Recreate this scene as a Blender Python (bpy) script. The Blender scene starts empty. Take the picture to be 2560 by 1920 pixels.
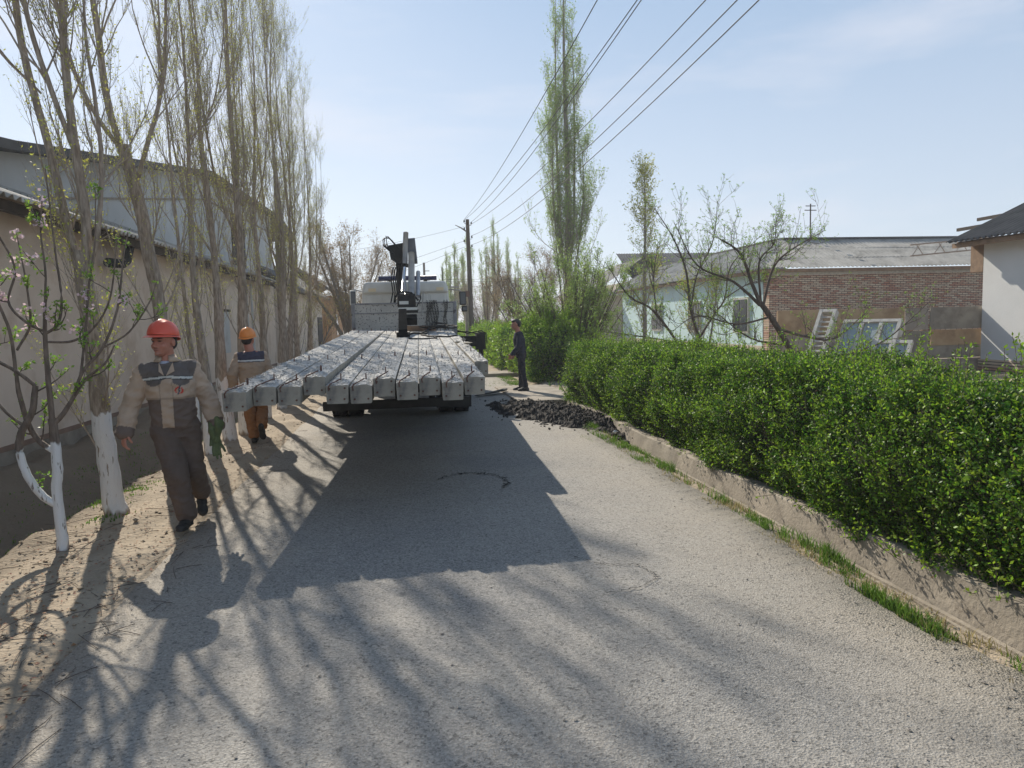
import bpy, bmesh, math, random
import numpy as np
from mathutils import Vector, Matrix, noise as mnoise

# ------------------------------------------------------------------ camera, sky, sun, exposure
SC = bpy.context.scene
CAM_H = 1.75
def _cam():
    r, p, y = [math.radians(v) for v in (1.5, 5.09, 8.36)]
    f = Vector((math.sin(y)*math.cos(p), math.cos(y)*math.cos(p), -math.sin(p)))
    right = Vector((math.cos(y), -math.sin(y), 0)); up = right.cross(f)
    R = right*math.cos(r) - up*math.sin(r); U = up*math.cos(r) + right*math.sin(r)
    cd = bpy.data.cameras.new('camera'); cd.sensor_width = 36; cd.lens = 24.966
    cd.clip_start = .05; cd.clip_end = 3000
    c = bpy.data.objects.new('camera', cd); SC.collection.objects.link(c)
    m = Matrix((R, U, -f)).transposed().to_4x4(); m.translation = (0, 0, CAM_H)
    c.matrix_world = m; SC.camera = c
_cam()
SUN_VEC = Vector((-.46, 1.33, 1.0)).normalized()
sun_el = math.asin(SUN_VEC.z)
w = bpy.data.worlds.new('World'); SC.world = w; w.use_nodes = True
nt = w.node_tree; nt.nodes.clear()
out = nt.nodes.new('ShaderNodeOutputWorld'); bg = nt.nodes.new('ShaderNodeBackground')
sky = nt.nodes.new('ShaderNodeTexSky'); sky.sky_type = 'NISHITA'; sky.sun_disc = False
sky.sun_elevation = sun_el; sky.sun_rotation = math.atan2(SUN_VEC.x, SUN_VEC.y)
sky.air_density = 1.0; sky.dust_density = 1.2; sky.ozone_density = 2.2; sky.altitude = 400
# thin high cirrus: a pale veil in the sky itself
tc = nt.nodes.new('ShaderNodeTexCoord'); mp = nt.nodes.new('ShaderNodeMapping')
mp.inputs['Scale'].default_value = (1.2, 2.0, 6.0); mp.inputs['Rotation'].default_value = (.15, -.25, .3)
nz = nt.nodes.new('ShaderNodeTexNoise'); nz.inputs['Scale'].default_value = 1.3; nz.inputs['Detail'].default_value = 8; nz.inputs['Roughness'].default_value = .55
cr = nt.nodes.new('ShaderNodeMapRange'); cr.inputs[1].default_value = .52; cr.inputs[2].default_value = .80
cr.inputs[3].default_value = 0; cr.inputs[4].default_value = .75
mx = nt.nodes.new('ShaderNodeMixRGB'); mx.inputs[2].default_value = (6.1, 6.15, 6.7, 1)
nt.links.new(tc.outputs['Generated'], mp.inputs[0]); nt.links.new(mp.outputs[0], nz.inputs[0])
nt.links.new(nz.outputs[0], cr.inputs[0]); nt.links.new(cr.outputs[0], mx.inputs[0])
sp = nt.nodes.new('ShaderNodeSeparateXYZ'); nt.links.new(tc.outputs['Generated'], sp.inputs[0])
rp = nt.nodes.new('ShaderNodeValToRGB'); nt.links.new(sp.outputs[2], rp.inputs[0]); e = rp.color_ramp.elements
e[0].position = 0; e[0].color = (.56, .61, .68, 1); e[1].position = 1; e[1].color = (.07, .11, .19, 1)
for ps, c_ in ((.10, (.49, .55, .63, 1)), (.45, (.245, .36, .515, 1))):
    q_ = e.new(ps); q_.color = c_
vm = nt.nodes.new('ShaderNodeVectorMath'); vm.operation = 'SCALE'; vm.inputs['Scale'].default_value = 10; nt.links.new(rp.outputs[0], vm.inputs[0])
hz = nt.nodes.new('ShaderNodeMixRGB'); hz.inputs[0].default_value = .80; nt.links.new(sky.outputs[0], hz.inputs[1]); nt.links.new(vm.outputs[0], hz.inputs[2])
nt.links.new(hz.outputs[0], mx.inputs[1]); nt.links.new(mx.outputs[0], bg.inputs[0])
bg.inputs[1].default_value = .115
nt.links.new(bg.outputs[0], out.inputs[0])
sd = bpy.data.lights.new('sun', 'SUN'); sd.energy = 4.7; sd.angle = math.radians(.55); sd.color = (1, .92, .79)
so = bpy.data.objects.new('sun', sd); SC.collection.objects.link(so)
so.rotation_euler = (-SUN_VEC).to_track_quat('-Z', 'Y').to_euler()
SC.view_settings.view_transform = 'Standard'; SC.view_settings.look = 'None'
SC.view_settings.gamma = 1; SC.view_settings.exposure = 0.3
SC.render.engine = 'CYCLES'
SC.cycles.max_bounces = 5; SC.cycles.transparent_max_bounces = 6

# ------------------------------------------------------------------ helpers
COL = SC.collection
MATS = {}
def srgb(h):
    return h
def mat(name, c1, c2=None, scale=4., rough=.8, bump=0., bscale=None, metal=0., c3=None, scale3=.6, f3=(.5, .75),
        stretch=(1, 1, 1), detail=6, attr=None, trans=0., island=0., lo=.35, hi=.65, spec=None, bdist=.02):
    if name in MATS: return MATS[name]
    m = bpy.data.materials.new(name); m.use_nodes = True; t = m.node_tree; b = t.nodes['Principled BSDF']
    N = t.nodes.new; L = t.links.new
    b.inputs['Roughness'].default_value = rough; b.inputs['Metallic'].default_value = metal
    if spec is not None: b.inputs['Specular IOR Level'].default_value = spec
    co = N('ShaderNodeTexCoord'); ma = N('ShaderNodeMapping'); ma.inputs['Scale'].default_value = stretch
    L(co.outputs['Object'], ma.inputs[0])
    col = None
    if attr:
        a = N('ShaderNodeVertexColor'); a.layer_name = attr; col = a.outputs[0]
        if c2 is not None:
            n = N('ShaderNodeTexNoise'); n.inputs['Scale'].default_value = scale; n.inputs['Detail'].default_value = detail
            L(ma.outputs[0], n.inputs[0])
            r = N('ShaderNodeMapRange'); r.inputs[1].default_value = .3; r.inputs[2].default_value = .7
            r.inputs[3].default_value = c2[0]; r.inputs[4].default_value = c2[1]
            L(n.outputs[0], r.inputs[0])
            hv = N('ShaderNodeHueSaturation'); L(col, hv.inputs['Color']); L(r.outputs[0], hv.inputs['Value']); col = hv.outputs[0]
    elif c2 is not None:
        n = N('ShaderNodeTexNoise'); n.inputs['Scale'].default_value = scale; n.inputs['Detail'].default_value = detail
        L(ma.outputs[0], n.inputs[0])
        r = N('ShaderNodeMapRange'); r.inputs[1].default_value = lo; r.inputs[2].default_value = hi
        L(n.outputs[0], r.inputs[0])
        x = N('ShaderNodeMixRGB'); x.inputs[1].default_value = (*c1, 1); x.inputs[2].default_value = (*c2, 1)
        L(r.outputs[0], x.inputs[0]); col = x.outputs[0]
    if col is None:
        rgb = N('ShaderNodeRGB'); rgb.outputs[0].default_value = (*c1, 1); col = rgb.outputs[0]
    if c3 is not None:
        n3 = N('ShaderNodeTexNoise'); n3.inputs['Scale'].default_value = scale3; n3.inputs['Detail'].default_value = 7; n3.inputs['Roughness'].default_value = .65
        L(co.outputs['Object'], n3.inputs[0])
        r3 = N('ShaderNodeMapRange'); r3.inputs[1].default_value = f3[0]; r3.inputs[2].default_value = f3[1]
        L(n3.outputs[0], r3.inputs[0])
        x3 = N('ShaderNodeMixRGB'); L(r3.outputs[0], x3.inputs[0]); L(col, x3.inputs[1]); x3.inputs[2].default_value = (*c3, 1); col = x3.outputs[0]
    if island:
        g = N('ShaderNodeNewGeometry'); r = N('ShaderNodeMapRange'); r.inputs[3].default_value = 1-island; r.inputs[4].default_value = 1+island
        L(g.outputs['Random Per Island'], r.inputs[0])
        hv = N('ShaderNodeHueSaturation'); L(col, hv.inputs['Color']); L(r.outputs[0], hv.inputs['Value'])
        r2 = N('ShaderNodeMapRange'); r2.inputs[3].default_value = .478; r2.inputs[4].default_value = .515
        ml = N('ShaderNodeMath'); ml.operation = 'FRACT'; m7 = N('ShaderNodeMath'); m7.operation = 'MULTIPLY'; m7.inputs[1].default_value = 7.31
        L(g.outputs['Random Per Island'], m7.inputs[0]); L(m7.outputs[0], ml.inputs[0]); L(ml.outputs[0], r2.inputs[0]); L(r2.outputs[0], hv.inputs['Hue'])
        col = hv.outputs[0]
    L(col, b.inputs['Base Color'])
    if bump:
        n = N('ShaderNodeTexNoise'); n.inputs['Scale'].default_value = bscale or scale*4; n.inputs['Detail'].default_value = 5; n.inputs['Roughness'].default_value = .6
        L(ma.outputs[0], n.inputs[0])
        bp = N('ShaderNodeBump'); bp.inputs['Strength'].default_value = bump; bp.inputs['Distance'].default_value = bdist
        L(n.outputs[0], bp.inputs['Height']); L(bp.outputs[0], b.inputs['Normal'])
    if trans:
        o = t.nodes['Material Output']; tr = N('ShaderNodeBsdfTranslucent'); ms = N('ShaderNodeMixShader'); ms.inputs[0].default_value = trans
        L(col, tr.inputs[0]); L(b.outputs[0], ms.inputs[1]); L(tr.outputs[0], ms.inputs[2]); L(ms.outputs[0], o.inputs[0])
    MATS[name] = m
    return m

class MB:
    """collects numpy chunks (verts, faces as arrays of equal width) into one mesh"""
    def __init__(s): s.V = []; s.F = []; s.n = 0; s.C = []
    def add(s, V, F, mi=0, col=None):
        V = np.asarray(V, float).reshape(-1, 3); F = np.asarray(F, int)
        if len(V) == 0 or len(F) == 0: return s
        s.V.append(V); s.F.append((F + s.n, mi)); s.n += len(V)
        s.C.append(np.tile(np.array(col if col is not None else (1, 1, 1), float), (len(V), 1)) if np.ndim(col) < 2 else np.asarray(col))
        return s
    def poly(s, pts, mi=0):
        return s.add(pts, [list(range(len(pts)))], mi)
    def box(s, lo, hi, mi=0, M=None):
        x0, y0, z0 = lo; x1, y1, z1 = hi
        V = np.array([[x0,y0,z0],[x1,y0,z0],[x1,y1,z0],[x0,y1,z0],[x0,y0,z1],[x1,y0,z1],[x1,y1,z1],[x0,y1,z1]], float)
        if M is not None: V = np.array([(M @ Vector(v))[:] for v in V])
        return s.add(V, [[0,3,2,1],[4,5,6,7],[0,1,5,4],[1,2,6,5],[2,3,7,6],[3,0,4,7]], mi)
    def beam(s, p0, p1, wx, wz, mi=0, up=(0, 0, 1)):
        """rectangular bar from p0 to p1, width wx, height wz"""
        p0 = np.array(p0, float); p1 = np.array(p1, float); d = p1-p0; d /= np.linalg.norm(d)
        u = np.array(up, float)
        sd_ = np.cross(d, u); sd_ /= np.linalg.norm(sd_); u = np.cross(sd_, d)
        q = [p + sd_*a*wx/2 + u*b*wz/2 for p in (p0, p1) for a, b in ((-1,-1),(1,-1),(1,1),(-1,1))]
        return s.add(q, [[0,1,2,3],[7,6,5,4],[0,4,5,1],[1,5,6,2],[2,6,7,3],[3,7,4,0]], mi)
    def tube(s, pts, rad, n=8, mi=0, cap=True):
        P = np.array(pts, float)[None]; R = np.broadcast_to(np.array(rad, float), (P.shape[1],))[None]
        V, F = tubes(P, R, n); s.add(V, F, mi)
        if cap:
            k = P.shape[1]; base = s.n-len(V)
            s.F.append((np.array([list(range(n))[::-1]])+base, mi)); s.F.append((np.array([list(range(n))])+base+(k-1)*n, mi))
        return s
    def build(s, name, mats, parent=None, smooth=False, loc=None):
        me = bpy.data.meshes.new(name)
        if s.V:
            V = np.concatenate(s.V); me.vertices.add(len(V)); me.vertices.foreach_set('co', V.ravel())
            tot = sum(f.size for f, _ in s.F); nf = sum(len(f) for f, _ in s.F)
            me.loops.add(tot); me.polygons.add(nf)
            me.loops.foreach_set('vertex_index', np.concatenate([f.ravel() for f, _ in s.F]).astype(np.int32))
            ls = []; st = 0; mi = []
            for f, m in s.F:
                ls.append(st + np.arange(len(f))*f.shape[1]); st += f.size; mi.append(np.full(len(f), m))
            me.polygons.foreach_set('loop_start', np.concatenate(ls).astype(np.int32))
            me.polygons.foreach_set('material_index', np.concatenate(mi).astype(np.int32))
            me.update(calc_edges=True); me.validate(); me.polygons.foreach_set('use_smooth', np.full(len(me.polygons), bool(smooth)))
        for m in (mats if isinstance(mats, (list, tuple)) else [mats]): me.materials.append(m)
        o = bpy.data.objects.new(name, me); COL.objects.link(o)
        if loc is not None: o.location = loc
        if parent: o.parent = parent
        return o

def tubes(P, R, n=4):
    """P (N,K,3), R (N,K): N tapered tubes"""
    N, K, _ = P.shape
    T = np.empty_like(P); T[:, 1:-1] = P[:, 2:]-P[:, :-2]; T[:, 0] = P[:, 1]-P[:, 0]; T[:, -1] = P[:, -1]-P[:, -2]
    T /= np.linalg.norm(T, axis=2, keepdims=True)+1e-9
    ref = np.where(np.abs(T[:, :1, 2:3]) > .9, np.array([1., .1, 0]), np.array([0, 0, 1.])); ref = np.broadcast_to(ref, T.shape)
    A = np.cross(T, ref); A /= np.linalg.norm(A, axis=2, keepdims=True)+1e-9; B = np.cross(T, A)
    a = np.arange(n)*2*np.pi/n
    V = P[:, :, None] + R[:, :, None, None]*(A[:, :, None]*np.cos(a)[None, None, :, None] + B[:, :, None]*np.sin(a)[None, None, :, None])
    i = np.arange(N)[:, None, None]*K*n; k = np.arange(K-1)[None, :, None]*n; j = np.arange(n)[None, None]; j2 = (j+1) % n
    F = np.stack([i+k+j, i+k+n+j, i+k+n+j2, i+k+j2], -1).reshape(-1, 4)
    return V.reshape(-1, 3), F

def norm(v): return v/(np.linalg.norm(v, axis=-1, keepdims=True)+1e-9)
def grow(rng, p0, d0, L, K, up=.5, wob=.12):
    N = len(p0); P = np.zeros((N, K, 3)); P[:, 0] = p0; d = norm(d0); st = (np.asarray(L)/(K-1)).reshape(-1, 1)
    for k in range(1, K):
        d = norm(d + np.array([0, 0, up/(K-1)]) + rng.normal(0, wob, (N, 3))); P[:, k] = P[:, k-1] + d*st
    return P
def sprout(rng, P, R, per, tmin, tmax, ang, angv=.15):
    """child starts on parents: positions, directions, parent radius, t"""
    N, K, _ = P.shape; idx = np.repeat(np.arange(N), per); t = rng.uniform(tmin, tmax, len(idx))*(K-1)
    k = np.minimum(t.astype(int), K-2); f = (t-k)[:, None]
    p = P[idx, k]*(1-f)+P[idx, k+1]*f; d = norm(P[idx, k+1]-P[idx, k])
    r = R[idx, k]*(1-f[:, 0])+R[idx, k+1]*f[:, 0]
    q = norm(np.cross(d, rng.normal(size=d.shape))); an = ang+rng.normal(0, angv, len(idx))[:, None]
    return p, norm(d*np.cos(an)+q*np.sin(an)), r, t/(K-1)
def leafq(rng, C, s, asp=.45, U=None, flat=0.):
    """folded leaf: 4 verts, 1 quad each"""
    N = len(C); U = norm(rng.normal(size=(N, 3))) if U is None else norm(U)
    q = rng.normal(size=(N, 3)); q[:, 2] *= (1-flat); W = norm(np.cross(U, q)); s = np.broadcast_to(np.asarray(s, float), (N,))[:, None]
    V = np.stack([C, C+U*s*.55+W*s*asp*.5, C+U*s, C+U*s*.5-W*s*asp*.5], 1)
    return V.reshape(-1, 3), np.arange(N*4).reshape(-1, 4)

def tag(o, label=None, cat=None, group=None, kind=None):
    if label: o['label'] = label
    if cat: o['category'] = cat
    if group: o['group'] = group
    if kind: o['kind'] = kind
    return o
def empty(name, loc=(0, 0, 0), label=None, cat=None, group=None, rz=0):
    o = bpy.data.objects.new(name, None); COL.objects.link(o); o.location = loc; o.rotation_euler = (0, 0, rz)
    o.empty_display_size = .1
    return tag(o, label, cat, group)
def copy_tree(o, parent=None):
    c = o.copy(); COL.objects.link(c); c.parent = parent
    for ch in list(o.children): copy_tree(ch, c)
    return c
def fbm(x, y, s=1., o=0.):
    return mnoise.fractal(Vector((x*s+o, y*s-o, o*.37)), 1., 2., 4)
def vnoise(X, Y, seed=0):
    """cheap smooth pseudo noise for arrays"""
    r = np.random.default_rng(seed); o = np.zeros(np.broadcast(X, Y).shape)
    for k in range(7):
        a, b, p = r.normal(0, 1, 2).tolist()+[r.uniform(0, 6.28)]; o = o+np.sin(X*a*(1+.5*k)+Y*b*(1+.5*k)+p)/(1+.35*k)
    return o/3
# ------------------------------------------------------------------ materials
def asphalt():
    m = bpy.data.materials.new('road_surface'); m.use_nodes = True; t = m.node_tree; b = t.nodes['Principled BSDF']; N = t.nodes.new; L = t.links.new
    b.inputs['Roughness'].default_value = .85
    co = N('ShaderNodeTexCoord')
    def noise(s, d=6, r=.6):
        n = N('ShaderNodeTexNoise'); n.inputs['Scale'].default_value = s; n.inputs['Detail'].default_value = d; n.inputs['Roughness'].default_value = r; L(co.outputs['Object'], n.inputs[0]); return n.outputs[0]
    def rng(v, a, c, lo=0, hi=1):
        r = N('ShaderNodeMapRange'); r.inputs[1].default_value = a; r.inputs[2].default_value = c; r.inputs[3].default_value = lo; r.inputs[4].default_value = hi; L(v, r.inputs[0]); return r.outputs[0]
    def mix(f, a, c, mode='MIX'):
        x = N('ShaderNodeMixRGB'); x.blend_type = mode
        for i, v in enumerate((f, a, c)):
            if isinstance(v, (int, float)): x.inputs[i].default_value = v
            elif isinstance(v, tuple): x.inputs[i].default_value = (*v, 1)
            else: L(v, x.inputs[i])
        return x.outputs[0]
    vo = N('ShaderNodeTexVoronoi'); vo.inputs['Scale'].default_value = 95; L(co.outputs['Object'], vo.inputs[0])
    stone = N('ShaderNodeSeparateColor'); L(vo.outputs['Color'], stone.inputs[0])
    base = mix(rng(noise(.9, 8), .38, .62), (.31, .288, .255), (.39, .362, .315))
    base = mix(rng(noise(.33, 6), .50, .62), base, (.235, .23, .222))
    st = mix(rng(stone.outputs[0], 0, 1), (.13, .125, .12), (.42, .40, .37))
    base = mix(.55, base, st)
    # dust blown in from the verges, lying along both edges
    sx = N('ShaderNodeSeparateXYZ'); L(co.outputs['Object'], sx.inputs[0])
    wv = N('ShaderNodeMath'); wv.operation = 'MULTIPLY_ADD'; wv.inputs[1].default_value = 1.6; wv.inputs[2].default_value = -.8; L(noise(1.3, 7), wv.inputs[0])
    ad = N('ShaderNodeMath'); ad.operation = 'ADD'; L(sx.outputs[0], ad.inputs[0]); L(wv.outputs[0], ad.inputs[1])
    base = mix(rng(ad.outputs[0], 1.5, 3.0, 0, .62), base, (.40, .345, .27))
    base = mix(rng(ad.outputs[0], -.9, -2.0, 0, .55), base, (.36, .30, .225))
    spots = rng(noise(7, 3, .4), .70, .76, 0, .5); base = mix(spots, base, (.10, .10, .10))
    pits = rng(noise(46, 4, .6), .57, .63, 0, .72); base = mix(pits, base, (.085, .08, .072))
    pale = rng(noise(60, 2, .5), .60, .68, 0, .5); base = mix(pale, base, (.50, .47, .42))
    L(base, b.inputs['Base Color'])
    bp = N('ShaderNodeBump'); bp.inputs['Strength'].default_value = .95; bp.inputs['Distance'].default_value = .010
    hs = mix(.45, noise(85, 4), vo.outputs['Distance']); L(hs, bp.inputs['Height'])
    b2 = N('ShaderNodeBump'); b2.inputs['Strength'].default_value = .2; b2.inputs['Distance'].default_value = .05; L(noise(5, 5), b2.inputs['Height']); L(b2.outputs[0], bp.inputs['Normal'])
    L(bp.outputs[0], b.inputs['Normal'])
    return m
M_road = asphalt()
M_dirt = mat('dry_soil', (.43, .35, .255), (.31, .25, .18), 2.2, .95, .9, 22, c3=(.20, .15, .10), scale3=9, f3=(.62, .72), bdist=.03)
M_conc = mat('old_concrete', (.38, .33, .265), (.27, .235, .19), 3, .9, .5, 30, c3=(.19, .16, .125), scale3=2.6, f3=(.50, .70))
def _damp_and_shade():  # browner ditch side: damp soil, plus its shade painted into the colour
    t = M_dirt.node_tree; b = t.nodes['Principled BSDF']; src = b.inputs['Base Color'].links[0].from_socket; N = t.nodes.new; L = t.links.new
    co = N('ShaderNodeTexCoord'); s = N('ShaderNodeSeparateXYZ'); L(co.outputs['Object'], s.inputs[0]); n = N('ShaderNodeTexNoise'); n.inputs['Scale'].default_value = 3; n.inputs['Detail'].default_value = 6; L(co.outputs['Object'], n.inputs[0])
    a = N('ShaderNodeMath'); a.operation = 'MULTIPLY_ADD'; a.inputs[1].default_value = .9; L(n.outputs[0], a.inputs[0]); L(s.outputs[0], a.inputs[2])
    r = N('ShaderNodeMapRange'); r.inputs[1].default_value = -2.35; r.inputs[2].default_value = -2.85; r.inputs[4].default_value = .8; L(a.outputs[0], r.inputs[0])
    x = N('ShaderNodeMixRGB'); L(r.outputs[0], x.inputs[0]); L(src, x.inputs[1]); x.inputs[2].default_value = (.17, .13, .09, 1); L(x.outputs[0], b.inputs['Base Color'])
_damp_and_shade()
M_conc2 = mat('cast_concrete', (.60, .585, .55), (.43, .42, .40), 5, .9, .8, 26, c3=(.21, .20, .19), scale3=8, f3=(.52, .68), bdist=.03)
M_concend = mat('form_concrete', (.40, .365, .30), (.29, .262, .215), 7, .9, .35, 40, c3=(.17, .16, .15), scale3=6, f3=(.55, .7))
M_cream = mat('cream_plaster', (.72, .61, .51), (.63, .53, .44), 1.4, .9, .25, 25, c3=(.50, .38, .28), scale3=1.1, f3=(.52, .74))
M_grayplaster = mat('grey_white_plaster', (.53, .54, .54), (.46, .47, .47), 1., .9, .2, 20, c3=(.30, .29, .27), scale3=.8, f3=(.58, .75))
M_white = mat('whitewashed_plaster', (.68, .68, .67), (.62, .62, .61), 1., .85, .15, 25, c3=(.46, .46, .44), scale3=.5, f3=(.65, .8))
M_blue = mat('pale_blue_plaster', (.52, .68, .69), (.46, .61, .63), 1., .85, .15, 25, c3=(.45, .55, .55), scale3=.8, f3=(.6, .8))
M_orange = mat('orange_plaster', (.62, .33, .15), (.52, .27, .12), 1., .9)
M_beige = mat('beige_plaster', (.52, .46, .37), (.44, .38, .30), 1., .9, .2)
M_plinth = mat('plinth_brick_red', (.30, .20, .15), (.22, .15, .11), 3, .9, .4)
M_slate = mat('corrugated_cement_sheet', (.46, .44, .40), (.34, .325, .295), 1.5, .9, .3, 30, stretch=(1, 1, 1), c3=(.15, .145, .13), scale3=1.2, f3=(.5, .75))
M_slatedark = mat('dark_cement_sheet', (.115, .11, .105), (.075, .072, .07), 2, .9, .3, 30)
M_wooddark = mat('dark_weathered_wood', (.075, .055, .04), (.045, .035, .027), 5, .85, .3)
M_wood = mat('weathered_wood', (.30, .20, .13), (.21, .14, .09), 6, .85, .3)
M_whitewood = mat('peeling_white_wood', (.54, .52, .47), (.40, .38, .34), 8, .7, .2)
M_glass = mat('dusty_glass', (.36, .42, .42), (.28, .33, .34), 2, .25)
M_darkglass = mat('dark_window', (.04, .05, .06), (.06, .07, .08), 2, .12)
M_mud = mat('wet_mud', (.022, .018, .015), (.055, .044, .036), 9, .85, 1., 40, bdist=.03)
M_leafA = mat('privet_leaf', (.045, .125, .015), (.090, .19, .020), 2.2, island=.55, rough=.5, trans=.42)
M_leafdead = mat('brown_privet_leaf', (.22, .15, .06), island=.4, rough=.7, trans=.3)
M_leafA2 = mat('privet_young_leaf', (.22, .37, .03), island=.4, rough=.5, trans=.45)
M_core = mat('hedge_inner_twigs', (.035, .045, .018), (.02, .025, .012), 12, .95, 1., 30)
M_bud = mat('poplar_bud', (.50, .52, .10), island=.35, rough=.6, trans=.4)
M_poplarleaf = mat('poplar_young_leaf', (.30, .43, .10), island=.35, rough=.5, trans=.45)
M_brownbud = mat('brown_spring_bud', (.36, .27, .14), island=.4, rough=.7, trans=.35)
M_yellowleaf = mat('yellow_green_leaf', (.50, .52, .12), island=.35, rough=.5, trans=.45)
M_appleleaf = mat('apple_leaf', (.22, .38, .05), island=.35, rough=.5, trans=.45)
M_petal = mat('pink_petal', (.85, .66, .70), island=.12, rough=.6, trans=.35)
M_twig = mat('grey_brown_twig', (.38, .32, .26), (.27, .225, .18), 12, .9)
M_twigdark = mat('dark_twig', (.15, .115, .09), (.09, .07, .058), 12, .9)
M_grass = mat('grass_blades', (.13, .24, .035), island=.45, rough=.6, trans=.35)
M_drygrass = mat('dry_grass', (.38, .33, .16), island=.3, rough=.7, trans=.3)
M_rust = mat('rusty_steel', (.16, .07, .045), (.10, .05, .035), 14, .8, .3)
M_black = mat('black_painted_steel', (.016, .016, .017), (.035, .033, .03), 6, .75, spec=.2)
M_rubber = mat('tyre_rubber', (.022, .021, .02), (.05, .046, .042), 6, .8, .3)
M_grime = mat('dusty_chassis', (.03, .028, .026), (.055, .05, .045), 5, .8)
M_truckw = mat('white_truck_paint', (.70, .70, .66), (.60, .60, .56), 3, .4, c3=(.30, .28, .24), scale3=5, f3=(.62, .74))
M_greypaint = mat('grey_pipe_paint', (.42, .40, .37), (.30, .28, .26), 5, .5)
M_chrome = mat('cylinder_rod', (.75, .76, .78), None, 1, .2, metal=.9)
M_navyp = mat('navy_tube', (.03, .035, .11), (.04, .045, .12), 4, .4)
M_wire = mat('wire', (.05, .05, .055), None, 1, .7)
M_polewood = mat('pole_timber', (.13, .10, .075), (.08, .065, .05), 8, .9, .5, 20, stretch=(6, 6, .6))
def headboard_mat():
    m = mat('chipped_board_paint', (.60, .58, .53), (.47, .455, .42), 2, .8, c3=(.05, .042, .038), scale3=24, f3=(.575, .61))
    return m
M_board = headboard_mat()
def bark_mat(name, c1, c2, wash):
    m = bpy.data.materials.new(name); m.use_nodes = True; t = m.node_tree; b = t.nodes['Principled BSDF']; N = t.nodes.new; L = t.links.new
    b.inputs['Roughness'].default_value = .9
    co = N('ShaderNodeTexCoord'); mp = N('ShaderNodeMapping'); mp.inputs['Scale'].default_value = (1, 1, .2); L(co.outputs['Object'], mp.inputs[0])
    n = N('ShaderNodeTexNoise'); n.inputs['Scale'].default_value = 42; n.inputs['Detail'].default_value = 7; L(mp.outputs[0], n.inputs[0])
    r = N('ShaderNodeMapRange'); r.inputs[1].default_value = .35; r.inputs[2].default_value = .62; L(n.outputs[0], r.inputs[0])
    x = N('ShaderNodeMixRGB'); x.inputs[1].default_value = (*c1, 1); x.inputs[2].default_value = (*c2, 1); L(r.outputs[0], x.inputs[0])
    col = x.outputs[0]
    if wash:
        s = N('ShaderNodeSeparateXYZ'); L(co.outputs['Object'], s.inputs[0])
        n2 = N('ShaderNodeTexNoise'); n2.inputs['Scale'].default_value = 9; n2.inputs['Detail'].default_value = 4; L(mp.outputs[0], n2.inputs[0])
        a = N('ShaderNodeMath'); a.operation = 'MULTIPLY_ADD'; a.inputs[1].default_value = .34; L(n2.outputs[0], a.inputs[0]); L(s.outputs[2], a.inputs[2])
        g = N('ShaderNodeMapRange'); g.inputs[1].default_value = wash+.17; g.inputs[2].default_value = wash+.19; g.inputs[3].default_value = 1; g.inputs[4].default_value = 0; L(a.outputs[0], g.inputs[0])
        lo = N('ShaderNodeMapRange'); lo.inputs[1].default_value = .18; lo.inputs[2].default_value = .23; L(a.outputs[0], lo.inputs[0])
        n4 = N('ShaderNodeTexNoise'); n4.inputs['Scale'].default_value = 34; n4.inputs['Detail'].default_value = 5; L(mp.outputs[0], n4.inputs[0])
        fl = N('ShaderNodeMapRange'); fl.inputs[1].default_value = .35; fl.inputs[2].default_value = .40; L(n4.outputs[0], fl.inputs[0])
        m1 = N('ShaderNodeMath'); m1.operation = 'MULTIPLY'; L(g.outputs[0], m1.inputs[0]); L(lo.outputs[0], m1.inputs[1])
        m2 = N('ShaderNodeMath'); m2.operation = 'MULTIPLY'; L(m1.outputs[0], m2.inputs[0]); L(fl.outputs[0], m2.inputs[1])
        y = N('ShaderNodeMixRGB'); L(m2.outputs[0], y.inputs[0]); L(col, y.inputs[1]); y.inputs[2].default_value = (.74, .73, .71, 1); col = y.outputs[0]
    L(col, b.inputs['Base Color'])
    bp = N('ShaderNodeBump'); bp.inputs['Strength'].default_value = .8; bp.inputs['Distance'].default_value = .02; L(n.outputs[0], bp.inputs['Height']); L(bp.outputs[0], b.inputs['Normal'])
    return m
M_bark = bark_mat('poplar_bark', (.44, .365, .29), (.24, .19, .145), .95)
M_barkplain = bark_mat('pale_bark', (.34, .30, .25), (.20, .17, .14), 0)
M_barkdark = bark_mat('dark_fruit_bark', (.15, .115, .092), (.08, .062, .05), 0)
M_barkapple = bark_mat('apple_bark', (.24, .185, .145), (.13, .10, .078), .82)
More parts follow.
